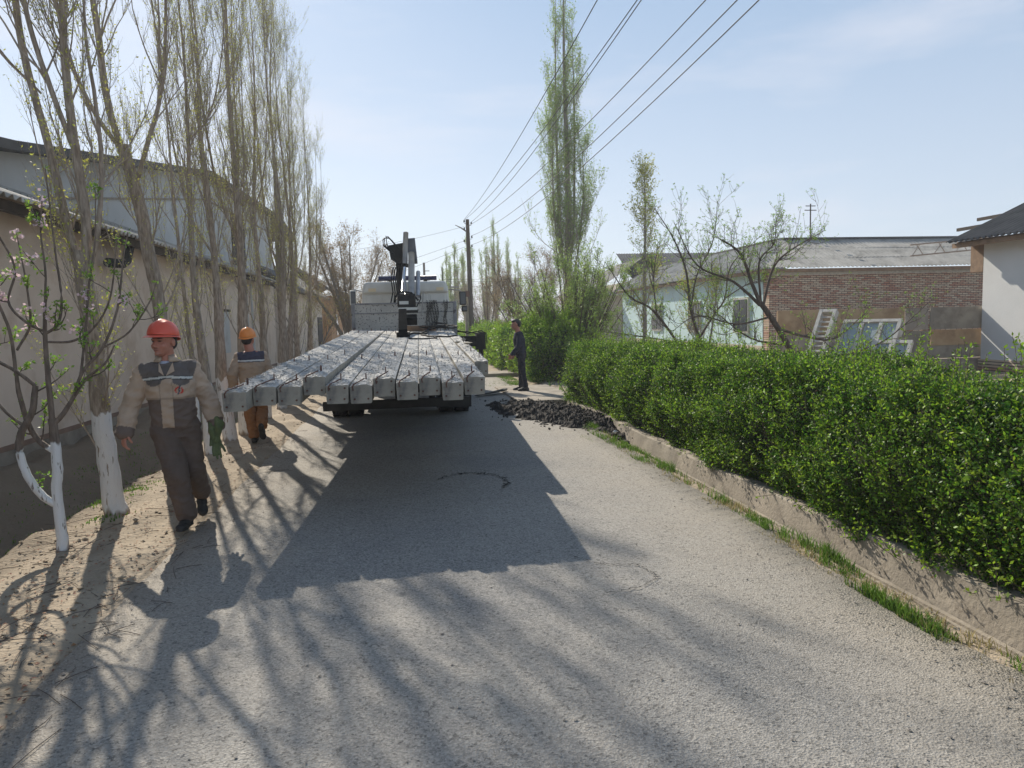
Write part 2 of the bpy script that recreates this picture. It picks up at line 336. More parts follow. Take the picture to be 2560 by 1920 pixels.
def brick_mat():
    m = bpy.data.materials.new('rough_brickwork'); m.use_nodes = True; t = m.node_tree; b = t.nodes['Principled BSDF']; N = t.nodes.new; L = t.links.new
    b.inputs['Roughness'].default_value = .92
    co = N('ShaderNodeTexCoord'); mp = N('ShaderNodeMapping'); mp.inputs['Rotation'].default_value = (math.pi/2, 0, 0); L(co.outputs['Object'], mp.inputs[0])
    sx = N('ShaderNodeSeparateXYZ'); L(co.outputs['Object'], sx.inputs[0]); cb = N('ShaderNodeCombineXYZ'); L(sx.outputs[0], cb.inputs[0]); L(sx.outputs[2], cb.inputs[1])
    br = N('ShaderNodeTexBrick'); L(cb.outputs[0], br.inputs[0])
    br.inputs['Scale'].default_value = 1; br.inputs['Brick Width'].default_value = .27; br.inputs['Row Height'].default_value = .08; br.inputs['Mortar Size'].default_value = .012
    br.inputs['Mortar Smooth'].default_value = .2
    br.inputs['Color1'].default_value = (.56, .45, .33, 1); br.inputs['Color2'].default_value = (.37, .135, .085, 1); br.inputs['Mortar'].default_value = (.06, .045, .038, 1); br.inputs['Bias'].default_value = -.2
    n = N('ShaderNodeTexNoise'); n.inputs['Scale'].default_value = 5; n.inputs['Detail'].default_value = 5; L(co.outputs['Object'], n.inputs[0])
    hv = N('ShaderNodeHueSaturation'); r = N('ShaderNodeMapRange'); r.inputs[3].default_value = .65; r.inputs[4].default_value = 1.35; L(n.outputs[0], r.inputs[0]); L(r.outputs[0], hv.inputs['Value']); L(br.outputs[0], hv.inputs['Color'])
    L(hv.outputs[0], b.inputs['Base Color'])
    bp = N('ShaderNodeBump'); bp.inputs['Strength'].default_value = .7; bp.inputs['Distance'].default_value = .02; bp.invert = True; L(br.outputs['Fac'], bp.inputs['Height']); L(bp.outputs[0], b.inputs['Normal'])
    return m
M_brick = brick_mat()

# ------------------------------------------------------------------ the setting
RX0, RX1 = -1.88, 2.86
def ground_z(X, Y):
    """terrain height (arrays)"""
    z = np.full(np.broadcast(X, Y).shape, -.004)
    n1 = vnoise(X*2.2, Y*1.7, 3); n2 = vnoise(X*6, Y*5, 5)
    left = X < RX0
    L_ = np.clip((RX0-X)/.25, 0, 1)
    berm = .03+.035*n1+.02*n2
    ditch = -.30*np.exp(-((X+3.75)/.42)**2) + .10*np.exp(-((X+4.6)/.3)**2) + .06*n1*np.clip((-X-2.9)/.5, 0, 1)
    z = np.where(left, z+L_*(berm)+ditch*(X < RX0), z)
    R_ = (X > 2.80)
    ch = np.where((X > 2.98) & (Y < 15.0) & (Y > -20), -.14, 0)
    verge = .012*n2*np.clip((X-2.8)/.2, 0, 1)
    far = np.clip((X-3.4)/.3, 0, 1)
    z = np.where(R_, z+np.where(X < 3.34, ch+verge, 0)+far*(.06+.03*n1), z)
    z = z - .02*np.clip(1-np.abs(X-.5)/2.25, 0, 1)*0
    under = (X > RX0+.15) & (X < 2.72)
    z = np.where(under, -.06, z)
    return z
xs = np.unique(np.concatenate([np.array([-600, -200, -80, -30, -14, -9, -7]), np.arange(-6.2, -1.8, .07), np.arange(-1.7, 2.7, .6), np.arange(2.72, 3.6, .05), np.arange(3.7, 6, .3), np.array([7, 9, 12, 16, 22, 35, 80, 250, 900])]))
ys = np.unique(np.concatenate([np.array([-200, -60, -20, -8, -3]), np.arange(0, 24, .09), np.arange(24, 60, 1.), np.array([70, 90, 130, 200, 400, 900, 2200])]))
XX, YY = np.meshgrid(xs, ys); ZZ = ground_z(XX, YY)
fi = (np.arange(len(ys)-1)[:, None]*len(xs)+np.arange(len(xs)-1)[None]).ravel()
g = MB(); g.add(np.stack([XX, YY, ZZ], -1), np.stack([fi, fi+1, fi+len(xs)+1, fi+len(xs)], 1))
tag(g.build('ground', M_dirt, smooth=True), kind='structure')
# road sheet with crumbling edges
yr = np.concatenate([np.arange(-12, 26, .06), np.arange(26, 230, 2.)])
el = RX0+.05*vnoise(yr*2.1, yr*0, 11)+.025*vnoise(yr*9, yr*0, 12)
er = RX1+.09*vnoise(yr*1.4, yr*0, 13)+.03*vnoise(yr*8, yr*0, 14)
er = er-.10*np.exp(-((yr-3.9)/.9)**2)
nx = 26; tt = np.linspace(0, 1, nx)
RXX = el[:, None]*(1-tt)+er[:, None]*tt; RYY = np.repeat(yr[:, None], nx, 1)
RZZ = .012+.006*vnoise(RXX*1.7, RYY*1.3, 20)
RZZ[:, 0] = -.03; RZZ[:, -1] = -.04; RZZ[:, 1] = np.minimum(RZZ[:, 1], .012)
RXX[:, 1] = RXX[:, 0]+.02; RXX[:, -2] = RXX[:, -1]-.02
fi = (np.arange(len(yr)-1)[:, None]*nx+np.arange(nx-1)[None]).ravel()
g = MB(); g.add(np.stack([RXX, RYY, RZZ], -1), np.stack([fi, fi+1, fi+nx+1, fi+nx], 1))
tag(g.build('road', M_road, smooth=True), kind='structure')
# old crack round a patch in the road
g = MB(); rng = np.random.default_rng(4); pp = []
for k in range(80):
    a = math.radians(-35+k*2.3); pp.append((.62+.40*math.cos(a)+rng.normal(0, .022), 7.50+.52*math.sin(a)+rng.normal(0, .03), .024))
P = np.array(pp); wd = .002+.007*np.abs(rng.normal(size=len(P)))
dirs = norm(np.gradient(P, axis=0)); sd2 = np.cross(dirs, [0, 0, 1.])
V = np.stack([P-sd2*wd[:, None], P+sd2*wd[:, None]], 1).reshape(-1, 3); k = np.arange(len(P)-1)*2
g.add(V, np.stack([k, k+1, k+3, k+2], 1)); tag(g.build('road_crack', mat('crack_tar', (.05, .045, .04), None, rough=.95)), kind='structure')
def crack(pts, seed, w0=.004):
    rng = np.random.default_rng(seed); P = np.array(pts, float); t = np.linspace(0, len(P)-1, len(P)*14); k = np.minimum(t.astype(int), len(P)-2); f = (t-k)[:, None]
    Q = P[k]*(1-f)+P[k+1]*f+np.cumsum(rng.normal(0, .006, (len(t), 2)), 0)*.6+rng.normal(0, .006, (len(t), 2)); Q = np.concatenate([Q, np.full((len(Q), 1), .0235)], 1)
    w = w0*np.abs(rng.normal(.6, .7, len(Q))); d = norm(np.gradient(Q, axis=0)); s = np.cross(d, [0, 0, 1.]); V = np.stack([Q-s*w[:, None], Q+s*w[:, None]], 1).reshape(-1, 3); k = np.arange(len(Q)-1)*2
    g = MB(); g.add(V, np.stack([k, k+1, k+3, k+2], 1)); tag(g.build('road_crack', MATS['crack_tar']), kind='structure')
crack([(1.15, 4.95), (1.3, 4.75), (1.55, 4.7), (1.62, 4.45), (1.45, 4.3), (1.2, 4.25)], 1); 
# irrigation channel: concrete floor strip and lip
g = MB()
g.box((3.00, -8, -.30), (3.19, 15.0, -.125)); g.box((3.19, -8, -.30), (3.225, 9.6, -.108))
tag(g.build('channel', M_conc), kind='structure')
# hedge retaining wall
g = MB(); yw = np.arange(-6, 14.6, .25); prof = [(3.226, -.28), (3.30, .07), (3.315, .085), (3.42, .085), (3.43, -.28)]
rows = []
for y in yw:
    j = .005*math.sin(y*3.1)+.003*math.sin(y*7.7); rows.append([(x+j*.5, y, z+(j if z > 0 else 0)+ (.045*max(0, min(1, (7-y)/3)) if z > 0 else -0)) for x, z in prof])
V = np.array(rows).reshape(-1, 3); n = len(prof); fi = (np.arange(len(yw)-1)[:, None]*n+np.arange(n-1)[None]).ravel()
g.add(V, np.stack([fi, fi+n, fi+n+1, fi+1], 1))
tag(g.build('retaining_wall', M_conc), 'low rough concrete retaining wall along the foot of the long hedge', 'wall')
# crossing slabs over the channel
def slab(x0, y0, x1, y1, z, th, label, skew=0):
    g = MB(); rng = np.random.default_rng(int(x0*100)); pts = []
    for (a, b) in ((x0, y0), (x1, y0+skew), (x1, y1+skew), (x0, y1)): pts.append((a+rng.normal(0, .03), b+rng.normal(0, .04)))
    n = 4; V = [(x, y, z) for x, y in pts]+[(x, y, z-th) for x, y in pts]
    g.add(V, [[0, 1, 2, 3], [7, 6, 5, 4], [0, 4, 5, 1], [1, 5, 6, 2], [2, 6, 7, 3], [3, 7, 4, 0]])
    o = g.build('concrete_slab', M_conc); b = o.modifiers.new('b', 'BEVEL'); b.width = .02; b.segments = 2
    return tag(o, label, 'slab')
slab(2.25, 14.75, 5.4, 18.3, .055, .13, 'wide pale concrete slab under the standing man, bridging the channel', .1)
slab(1.85, 22.0, 3.7, 23.2, .12, .12, 'small pale concrete slab across the channel behind the standing man')
# driveway strip of pale dust beyond the slab
# mud dug from the channel
rng = np.random.default_rng(8)
gx, gy = np.meshgrid(np.linspace(1.55, 3.75, 120), np.linspace(10.2, 15.6, 190))
ax = 2.55+.55*np.clip((13-gy)/2.5, -1, 1)
h = np.clip(1-((gx-ax)/.80)**2-((gy-12.9)/2.25)**2, -.5, 1)
n = np.array([[mnoise.fractal(Vector((x*3.2, y*2.8, 0)), .8, 2.1, 5)*1.3+(.35-abs(mnoise.noise(Vector((x*11, y*10, 5)))))*.8 for x, y in zip(r1, r2)] for r1, r2 in zip(gx, gy)])
zz = .12*np.clip(h+.45*n, -.3, 1.3)+.035*n*np.clip(h+.4, 0, 1)+.03*np.array([[mnoise.noise(Vector((x*26, y*23, 9))) for x, y in zip(r1, r2)] for r1, r2 in zip(gx, gy)])*np.clip(h+.4, 0, 1); zz = np.where(h < -.25, -.1, zz)-.01
zz = np.maximum(zz, -.1)
g = MB(); nx = 120; fi = (np.arange(189)[:, None]*nx+np.arange(119)[None]).ravel()
g.add(np.stack([gx, gy, zz], -1), np.stack([fi, fi+1, fi+nx+1, fi+nx], 1))
N = 420; a = rng.uniform(0, 6.28, N); r = np.sqrt(rng.uniform(0, 1, N))*1.12
r = r*np.where(rng.random(N) < .4, 1.25, 1); cx = 2.6+.85*r*np.cos(a); cy = 12.9+2.4*r*np.sin(a); cx = cx+.5*np.clip((13-cy)/2.5, -1, 1)
ic = np.array([(0,0,1),(.9,0,.4),(.28,.85,.4),(-.72,.52,.4),(-.72,-.52,.4),(.28,-.85,.4),(0,0,-.6)], float)
icf = np.array([[0,1,2],[0,2,3],[0,3,4],[0,4,5],[0,5,1],[6,2,1],[6,3,2],[6,4,3],[6,5,4],[6,1,5]])
for i in range(N):
    hh = max(0, .20*(1-((cx[i]-2.55-.5*max(-1, min(1, (13-cy[i])/2.5)))/.8)**2-((cy[i]-12.9)/2.25)**2))
    s = .006+.022*rng.random()**2.5; V = ic*s*rng.uniform(.6, 1.5, 3)+rng.normal(0, .22*s, ic.shape); th = rng.uniform(0, 6)
    R = np.array([[math.cos(th), -math.sin(th), 0], [math.sin(th), math.cos(th), 0], [0, 0, 1]])
    g.add(V@R.T+[cx[i], cy[i], hh+s*.3+.012], icf)
tag(g.build('mud_heap', M_mud), 'low heap of black wet mud beside the road at the foot of the hedge', 'mud', kind='stuff')
# pebbles and litter on road and verge
g = MB(); N = 2600; px = rng.uniform(-2.7, 3.0, N); py = 1.2+rng.exponential(5, N); py = np.clip(py, 1.2, 22)
side = rng.random(N) < .6; px = np.where(side, np.where(rng.random(N) < .5, rng.normal(2.72, .18, N), rng.normal(-2.05, .3, N)), px)
zz = ground_z(px, py); zz = np.where((px > RX0) & (px < RX1), .012, zz)
for i in range(N):
    s = rng.uniform(.003, .009)*(1.5 if rng.random() < .06 else 1); g.add(ic*s*rng.uniform(.7, 1.3, 3)*[1, 1, .6]+[px[i], py[i], zz[i]+s*.25], icf)
tag(g.build('pebbles', mat('pebble_stone', (.36, .33, .29), (.20, .185, .165), 30, .9, island=.4), smooth=False), 'small loose pebbles and grit scattered over road and verges', 'pebbles', kind='stuff')
g = MB(); N = 1500; px = rng.uniform(-3.4, -1.85, N); py = np.clip(2.2+rng.exponential(4.5, N), 2.2, 18); zz = ground_z(px, py)
for i in range(N):
    s = .005+.022*rng.random()**3; g.add(ic*s*rng.uniform(.6, 1.4, 3)*[1, 1, .7]+rng.normal(0, .12*s, ic.shape)+[px[i], py[i], zz[i]+s*.15], icf)
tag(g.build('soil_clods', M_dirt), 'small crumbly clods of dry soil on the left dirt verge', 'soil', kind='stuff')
g = MB(); N = 260; px = rng.uniform(-3.2, -1.6, N); py = np.clip(2.4+rng.exponential(4, N), 2.4, 16); zz = np.maximum(ground_z(px, py), .012)+.006
for i in range(N):
    a = rng.uniform(0, 3.14); l = rng.uniform(.04, .16); g.tube([(px[i]-l*math.cos(a), py[i]-l*math.sin(a), zz[i]), (px[i]+rng.normal(0, .008), py[i], zz[i]+.006), (px[i]+l*math.cos(a), py[i]+l*math.sin(a), zz[i])], .0022, 4)
tag(g.build('fallen_twigs', MATS['dark_twig']), 'thin dry twigs fallen under the poplars along the left road edge', 'twigs', kind='stuff')
# grass
def grass(name, C, hgt, m, label, seed, wid=.0035):
    rng = np.random.default_rng(seed); N = len(C); h = (hgt*rng.uniform(.3, 1.25, N)*np.clip(.9+.6*vnoise(C[:, 0]*6, C[:, 1]*3, seed), .3, 1.5))[:, None]; a = rng.uniform(0, 6.28, N)
    d = np.stack([np.cos(a), np.sin(a), 0*a], 1); lean = rng.uniform(.1, .7, N)[:, None]; a2 = rng.uniform(0, 6.28, N); ld = np.stack([np.cos(a2), np.sin(a2), 0*a], 1)
    W = wid*rng.uniform(.7, 1.4, N)[:, None]; up = np.array([0, 0, 1.])
    V = np.stack([C-d*W, C+d*W, C+d*W*.7+up*h*.55+ld*lean*h*.3, C-d*W*.7+up*h*.55+ld*lean*h*.3, C+up*h+ld*lean*h], 1).reshape(-1, 3)
    b = np.arange(N)[:, None]*5; g = MB(); g.add(V, b+np.array([[0, 1, 2, 3]])); g.F.append((b+np.array([[3, 2, 4]]), 0))
    return tag(g.build(name, m), label, 'grass', kind='stuff')
rng = np.random.default_rng(21)
def patch(n, y0, y1, x0, x1, clump=True):
    y = rng.uniform(y0, y1, n*3); x = rng.uniform(x0, x1, n*3)
    k = rng.random(n*3) < np.clip(.42+.9*vnoise(x*5, y*2.2, int(y0*10))+.5*vnoise(x*14, y*9, 3), .03, 1)*(1 if clump else 1.6)*np.clip(np.minimum(y-y0, y1-y)/.35, 0, 1); x, y = x[k][:n], y[k][:n]
    return np.stack([x, y, ground_z(x, y)], 1)
C = np.concatenate([patch(3400, 4.15, 5.9, 2.80, 3.02), patch(1500, 3.2, 4.1, 2.72, 2.84), patch(1500, 6.0, 8.2, 2.82, 3.08), patch(6500, 8.0, 11.6, 2.5, 3.2), patch(500, 2.6, 3.1, 2.85, 2.95)])
grass('grass', C, .075, M_grass, 'short green grass between the right road edge and the channel', 5)
C = np.concatenate([patch(3200, 8.3, 12.0, 2.3, 3.1), patch(2600, 2.6, 8.3, 2.72, 3.05)]); grass('grass', C, .045, M_drygrass, 'thin dry yellow grass on the right verge near the mud', 6)
C = np.concatenate([patch(3500, 18.6, 22.0, 2.1, 3.2)]); grass('grass', C, .10, M_grass, 'green grass patch on the verge behind the standing man', 7)
C = np.concatenate([patch(700, 7.4, 8.8, -3.2, -2.8), patch(2600, 5, 20, -4.3, -3.2), patch(130, 6.6, 7.2, -2.95, -2.65)])
grass('grass', C, .035, M_grass, 'sparse green weeds in the shaded ditch between the poplars and the long wall', 9, .006)
C = patch(9000, 15, 40, 3.6, 14); C[:, 2] = .05; grass('grass', C, .16, M_grass, 'rough green grass in the yards beyond the hedge', 10, .012)
# fallen leaves
N = 2800; x = rng.uniform(-3.2, -1.75, N); y = 2.5+rng.exponential(5, N); z = ground_z(x, y)+.006
V, F = leafq(rng, np.stack([x, y, z], 1), .03, .5, U=np.stack([rng.normal(size=N), rng.normal(size=N), .1*rng.normal(size=N)], 1), flat=0)
V[:, 2] = np.repeat(z, 4)+np.abs(rng.normal(0, .004, N*4)); g = MB(); g.add(V, F)
tag(g.build('fallen_leaves', mat('dead_leaf', (.25, .12, .06), island=.5, rough=.8)), 'dry brown fallen leaves scattered on the left dirt verge', 'leaves', kind='stuff')
# crumpled litter by mud
g = MB(); V = ic*.05*np.array([1.1, .7, .7])+rng.normal(0, .008, ic.shape); g.add(V+[3.02, 10.15, .05], icf)
tag(g.build('litter', mat('foil_litter', (.7, .72, .75), None, rough=.3)), 'crumpled white wrapper on the verge just before the mud heap', 'litter')
# dark rag / sheet lying on the road by the truck
g = MB(); P = [(1.45, 16.4), (1.8, 16.5), (2.15, 16.7), (2.3, 16.9)]
for i in range(8):
    t0 = rng.uniform(0, 1); g.beam((1.5+t0*.4, 16.2+t0*.5, .05), (2.25+.1*t0, 16.65+.3*t0, .06+.1*rng.random()), .10, .015, 0)
tag(g.build('tarpaulin_scrap', M_grime), 'flat dark scrap of sheeting lying on the road between truck and standing man', 'scrap')
# ------------------------------------------------------------------ buildings
def roof(name, O, A, S, La, Ls, rows, m, parent, pitch=.177, amp=.026, seed=1, trim=None, thick=.009, spp=8):
    O = np.array(O, float); A = norm(np.array(A, float)); S = norm(np.array(S, float)); Nn = np.cross(A, S)
    if Nn[2] < 0: Nn = -Nn
    rng = np.random.default_rng(seed); g = MB(); na = int(La/pitch*spp)+1; a = np.linspace(0, La, na)
    rl = Ls/rows; npan = max(1, int(La/1.1))
    for r in range(rows):
        s0 = r*rl-.10; s1 = (r+1)*rl+.04
        jit = rng.normal(0, .012, npan+2)[(a/1.1).astype(int).clip(0, npan)]
        lift = rng.normal(0, .004, npan+2)[(a/1.1).astype(int).clip(0, npan)]
        w_ = amp*np.sin(a/pitch*2*np.pi)
        sag = .02*vnoise(a*.35+r, a*0+r, seed)
        lo = s0+jit; hi = np.full_like(a, s1)
        if trim is not None:
            l0, h0 = trim(a); lo = np.clip(lo, l0, h0); hi = np.clip(hi, l0, h0)
        P0 = O+a[:, None]*A+lo[:, None]*S+(w_+.016+lift+sag)[:, None]*Nn
        P1 = O+a[:, None]*A+hi[:, None]*S+(w_+sag)[:, None]*Nn
        V = np.stack([P0, P1], 1).reshape(-1, 3); k = np.arange(na-1)*2
        keep = (hi-lo)[:-1] > .01; k = k[keep]
        if len(k): g.add(V, np.stack([k, k+2, k+3, k+1], 1))
    o = g.build(name, m, parent)
    so_ = o.modifiers.new('s', 'SOLIDIFY'); so_.thickness = thick; so_.offset = -1
    return o
def prism(g, poly, ax, lo, hi, mi=0):
    """extrude a 2D polygon along axis ax (0=x,1=y,2=z)"""
    n = len(poly)
    def P(p, t): q = list(p); q.insert(ax, t); return q
    V = [P(p, lo) for p in poly]+[P(p, hi) for p in poly]
    F = [[i, (i+1) % n, n+(i+1) % n, n+i] for i in range(n)]
    b = g.n; g.add(V, F, mi); g.F.append((np.array([list(range(n))[::-1]])+b, mi)); g.F.append((np.array([list(range(n, 2*n))])+b, mi))

# --- long cream building on the left, with taller grey hall rising behind it
b = empty('long_building', (-5.4, 16, 0), 'long cream plastered building with dark corrugated eave behind the row of poplars', 'building')
def part(mb, name, m, parent, smooth=False):
    o = mb.build(name, m, None, smooth); o.parent = parent; o.matrix_parent_inverse = Matrix.Translation(-Vector(parent.location)); return o
def rpart(o, parent): o.parent = parent; o.matrix_parent_inverse = Matrix.Translation(-Vector(parent.location)); return o
g = MB(); g.box((-6.2, -4, .24), (-5.4, 31, 3.66)); part(g, 'wall', M_cream, b)
g = MB(); g.box((-6.1, -4, .17), (-5.385, 31, .245)); part(g, 'red_band', M_plinth, b)
g = MB(); g.box((-6.1, -4, -.5), (-5.36, 31, .17)); g.box((-5.36, -4, -.5), (-5.05, 31, -.06)); part(g, 'plinth', M_conc, b)
rpart(roof('roof', (-4.93, -4, 3.50), (0, 1, 0), (-1, 0, .42), 34.6, 2.3, 2, M_slate, None, pitch=.19, amp=.03, seed=3), b)
g = MB(); g.box((-5.12, -4, 3.33), (-5.02, 30.5, 3.47)); part(g, 'eave_board', M_wooddark, b)
g = MB(); g.tube([(-5.15, 14.7, 3.60), (-5.14, 14.7, 3.45), (-5.12, 14.35, 3.05), (-5.12, 14.15, 2.98), (-5.2, 13.7, 2.97)], .085, 10); part(g, 'downpipe', M_black, b, True)
g = MB(); g.box((-5.42, 21.6, 2.25), (-5.35, 23.2, 2.32)); g.box((-5.41, 21.7, 1.0), (-5.385, 23.1, 2.25), 1); part(g, 'window', [M_wooddark, M_grayplaster], b)
g = MB(); g.box((-5.43, 25.5, .2), (-5.36, 25.75, 3.3)); g.box((-5.43, 26.4, .2), (-5.36, 26.6, 3.3)); part(g, 'pilaster', M_grayplaster, b)

b = empty('tall_hall', (-7, 20, 0), 'tall grey-white hall with low dark gable roof rising behind the cream wall', 'building')
prof = [(-4, 2.6), (12.9, 4.72), (25.4, 6.82), (37.5, 7.2), (37.5, 0), (-4, 0)]
g = MB(); prism(g, prof, 0, -7.4, -6.5); part(g, 'wall', M_grayplaster, b)
g = MB()
for (y0, z0), (y1, z1) in zip(prof[:3], prof[1:4]): g.beam((-6.49, y0, z0-.75), (-6.49, y1, z1-.75-.02), .05, .05)
part(g, 'cornice', M_conc, b)
g = MB()
for (y0, z0), (y1, z1) in zip(prof[:3], prof[1:4]): g.beam((-6.9, y0, z0+.08), (-6.9, y1, z1+.08), 1.5, .16)
g.beam((-6.9, 37.5, 7.26), (-6.9, 42.5, 6.75), 1.6, .35); part(g, 'roof', M_slatedark, b)
g = MB(); g.box((-6.51, 10.6, 3.5), (-6.47, 11.3, 4.1)); part(g, 'opening', M_wooddark, b)
g = MB(); g.box((-6.51, 29, 3.9), (-6.46, 31.2, 6.2)); part(g, 'opening', M_wooddark, b)

b = empty('cream_house', (-6, 42, 0), 'low cream house with broken dark roof beyond the last poplar', 'house')
g = MB(); g.box((-9, 34, 0), (-5.6, 50, 3.5)); part(g, 'wall', M_cream, b)
g = MB(); prism(g, [(-5.1, 3.45), (-5.1, 3.6), (-7.6, 5.4), (-10, 3.6), (-10, 3.4), (-7.6, 5.15)], 1, 33.5, 51); part(g, 'roof', M_slatedark, b)
g = MB(); g.box((-5.62, 47.2, .2), (-5.55, 49.5, 2.3)); part(g, 'door', M_wooddark, b)
b = empty('orange_house', (-6, 60, 0), 'orange plastered house with dark roof seen past the truck on the left', 'house')
g = MB(); g.box((-10, 53, 0), (-5.3, 74, 3.9)); part(g, 'wall', M_orange, b)
g = MB(); prism(g, [(-4.7, 3.8), (-4.7, 3.98), (-7.4, 5.9), (-10.4, 4.0), (-10.4, 3.8), (-7.4, 5.65)], 1, 52.4, 75); part(g, 'roof', M_slatedark, b)
for y in (56.5, 62, 68):
    g = MB(); g.box((-5.31, y, 1.0), (-5.27, y+1.3, 2.6)); part(g, 'window', M_darkglass, b)

# --- brick house with pale blue side, right
b = empty('brick_house', (15.6, 30, 0), 'low house with rough red and buff brick front, pale blue side and grey corrugated roof', 'house')
g = MB(); g.box((15.62, 29.0, .1), (27.5, 29.5, 3.62)); part(g, 'brick_wall', M_brick, b)
g = MB(); g.box((15.7, 28.985, 3.40), (27.4, 29.0, 3.53)); part(g, 'painted_band', M_whitewood, b)
g = MB(); g.box((15.6, 29.52, .15), (16.1, 50, 3.62)); part(g, 'blue_wall', M_blue, b)
g = MB(); g.box((15.56, 29.52, -.1), (16.1, 50, .35)); part(g, 'plinth', M_beige, b)
g = MB()
for y in (30.2, 33.2):
    pass
for (y0, y1, z0, z1) in ((30.8, 32.1, 1.0, 2.45), (36.2, 37.6, 1.0, 2.45), (42, 43.5, 1.0, 2.45)):
    g = MB(); g.box((15.5, y0-.1, z0-.1), (15.615, y1+.1, z1+.1)); w_ = part(g, 'window_frame', M_whitewood, b)
    g = MB(); g.box((15.47, y0, z0), (15.498, y0+.6, z1)); g.box((15.47, y0+.7, z0), (15.498, y1, z1)); o = part(g, 'window_pane', M_darkglass, b)
O1 = (15.1, 28.55, 3.70); ridge_z = 5.25
sl = norm(np.array([0, 3.3, 1.55])); Ls = math.hypot(3.3, 1.55)
def trimf(a):  # hip on the left end
    return np.zeros_like(a), np.clip(a/2.6, 0, 1)*Ls
rpart(roof('front_roof', O1, (1, 0, 0), sl, 12.8, Ls, 3, M_slate, None, pitch=.2, amp=.03, seed=5, trim=trimf, spp=6), b)
sl2 = norm(np.array([2.6, 0, 1.55])); L2 = math.hypot(2.6, 1.55)
def trimg(a): return np.zeros_like(a), np.clip((22-a)/3.3, 0, 1)*L2
rpart(roof('side_roof', (15.1, 50.5, 3.70), (0, -1, 0), sl2, 22, L2, 2, M_slate, None, pitch=.2, amp=.03, seed=6, trim=trimg, spp=6), b)
g = MB(); g.box((17.7, 31.7, 5.24), (27.9, 31.95, 5.32)); g.box((17.6, 31.9, 5.24), (17.8, 50.5, 5.31)); part(g, 'ridge_cap', M_slatedark, b)
g = MB(); g.box((15.22, 28.7, 3.52), (27.6, 28.76, 3.66)); g.box((15.2, 28.76, 3.50), (15.28, 50.3, 3.66)); part(g, 'eave_board', M_wood, b)
g = MB(); g.tube([(19.2, 31.8, 5.2), (19.2, 31.8, 6.9)], .03, 6); g.tube([(18.9, 31.8, 6.6), (19.5, 31.8, 6.6)], .02, 4); g.tube([(18.95, 31.8, 6.8), (19.45, 31.8, 6.8)], .02, 4); tag(g.build('roof_mast', M_wooddark), 'thin antenna mast standing on the corrugated roof of the brick house', 'antenna')
g = MB()
for z in (0, .45): g.tube([(20.7, 26.9, 3.98+z), (24.9, 26.9, 4.30+z)], .03, 5)
for t in np.linspace(.02, .98, 9): g.tube([(20.7+4.2*t, 26.9, 3.98+.32*t), (20.7+4.2*min(1, t+.08*(-1)**int(t*9)), 26.9, 4.43+.32*t)], .018, 4)
g.box((24.4, 26.8, 0), (24.55, 26.95, 4.3))
tag(g.build('steel_gate_frame', mat('pale_rusty_steel', (.42, .33, .26), (.3, .22, .17), 8, .8)), 'rusty lattice beam on a post in front of the grey roof by the white house', 'truss')

b = empty('beige_house', (15, 58, 0), 'distant beige house with dark hipped roof beyond the pale blue wall', 'house')
g = MB(); g.box((14.6, 52, 0), (24, 66, 3.5)); part(g, 'wall', M_beige, b)
g = MB(); g.box((13.9, 51.4, 3.45), (24.6, 66.6, 3.72)); part(g, 'eave', M_whitewood, b)
g = MB(); g.add([(13.9, 51.4, 3.72), (24.6, 51.4, 3.72), (24.6, 66.6, 3.72), (13.9, 66.6, 3.72), (19, 55.5, 6.5), (19, 63, 6.5)], [[0, 1, 4, 4], [1, 2, 5, 4], [2, 3, 5, 5], [3, 0, 4, 5]]); part(g, 'roof', M_slatedark, b)
for y in (53.5, 57.5, 61.5):
    g = MB(); g.box((14.53, y, .9), (14.61, y+1.5, 2.6)); w_ = part(g, 'window_frame', M_whitewood, b); g = MB(); g.box((14.5, y+.12, 1.0), (14.53, y+1.38, 2.5)); part(g, 'window_pane', M_darkglass, b)
b = empty('dark_roofed_house', (22, 70, 0), 'far house whose long dark corrugated roof shows above the blue house', 'house')
g = MB(); g.box((20, 60, 0), (34, 72, 5.0)); part(g, 'wall', M_beige, b)
rpart(roof('roof', (19.5, 59.5, 5.0), (1, 0, 0), (0, 1, .55), 15, 5.5, 3, M_slatedark, None, pitch=.25, amp=.03, seed=9, spp=5), b)

# --- white house at the right edge
b = empty('white_house', (15.5, 14, 0), 'bright white house with dark corrugated roof at the right edge', 'house')
g = MB(); g.box((15.5, 2, .38), (22, 17.3, 3.62)); part(g, 'wall', M_white, b)
g = MB(); g.box((15.46, 2, -.1), (22, 17.34, .38)); part(g, 'plinth', M_brick, b)
rpart(roof('roof', (14.95, 17.9, 3.60), (0, -1, 0), (1, 0, .45), 16.2, 7.0, 4, M_slatedark, None, pitch=.19, amp=.032, seed=12), b)
g = MB(); g.box((15.0, 2, 3.42), (15.1, 17.85, 3.54)); g.box((15.1, 2, 3.52), (15.5, 17.8, 3.58)); part(g, 'soffit', M_wood, b)
g = MB(); g.box((15.5, 17.32, 2.75), (16.3, 17.75, 3.52)); part(g, 'gable_box', M_wood, b)
for y, z in ((18.0, 4.25), (18.1, 4.9)):
    g = MB(); xx = 16.0+(z-4.25); zz = 3.48+(xx-14.75)*.45; g.beam((xx, 17.6, zz), (xx, 18.85, zz), .06, .09); part(g, 'purlin_end', M_wooddark, b)

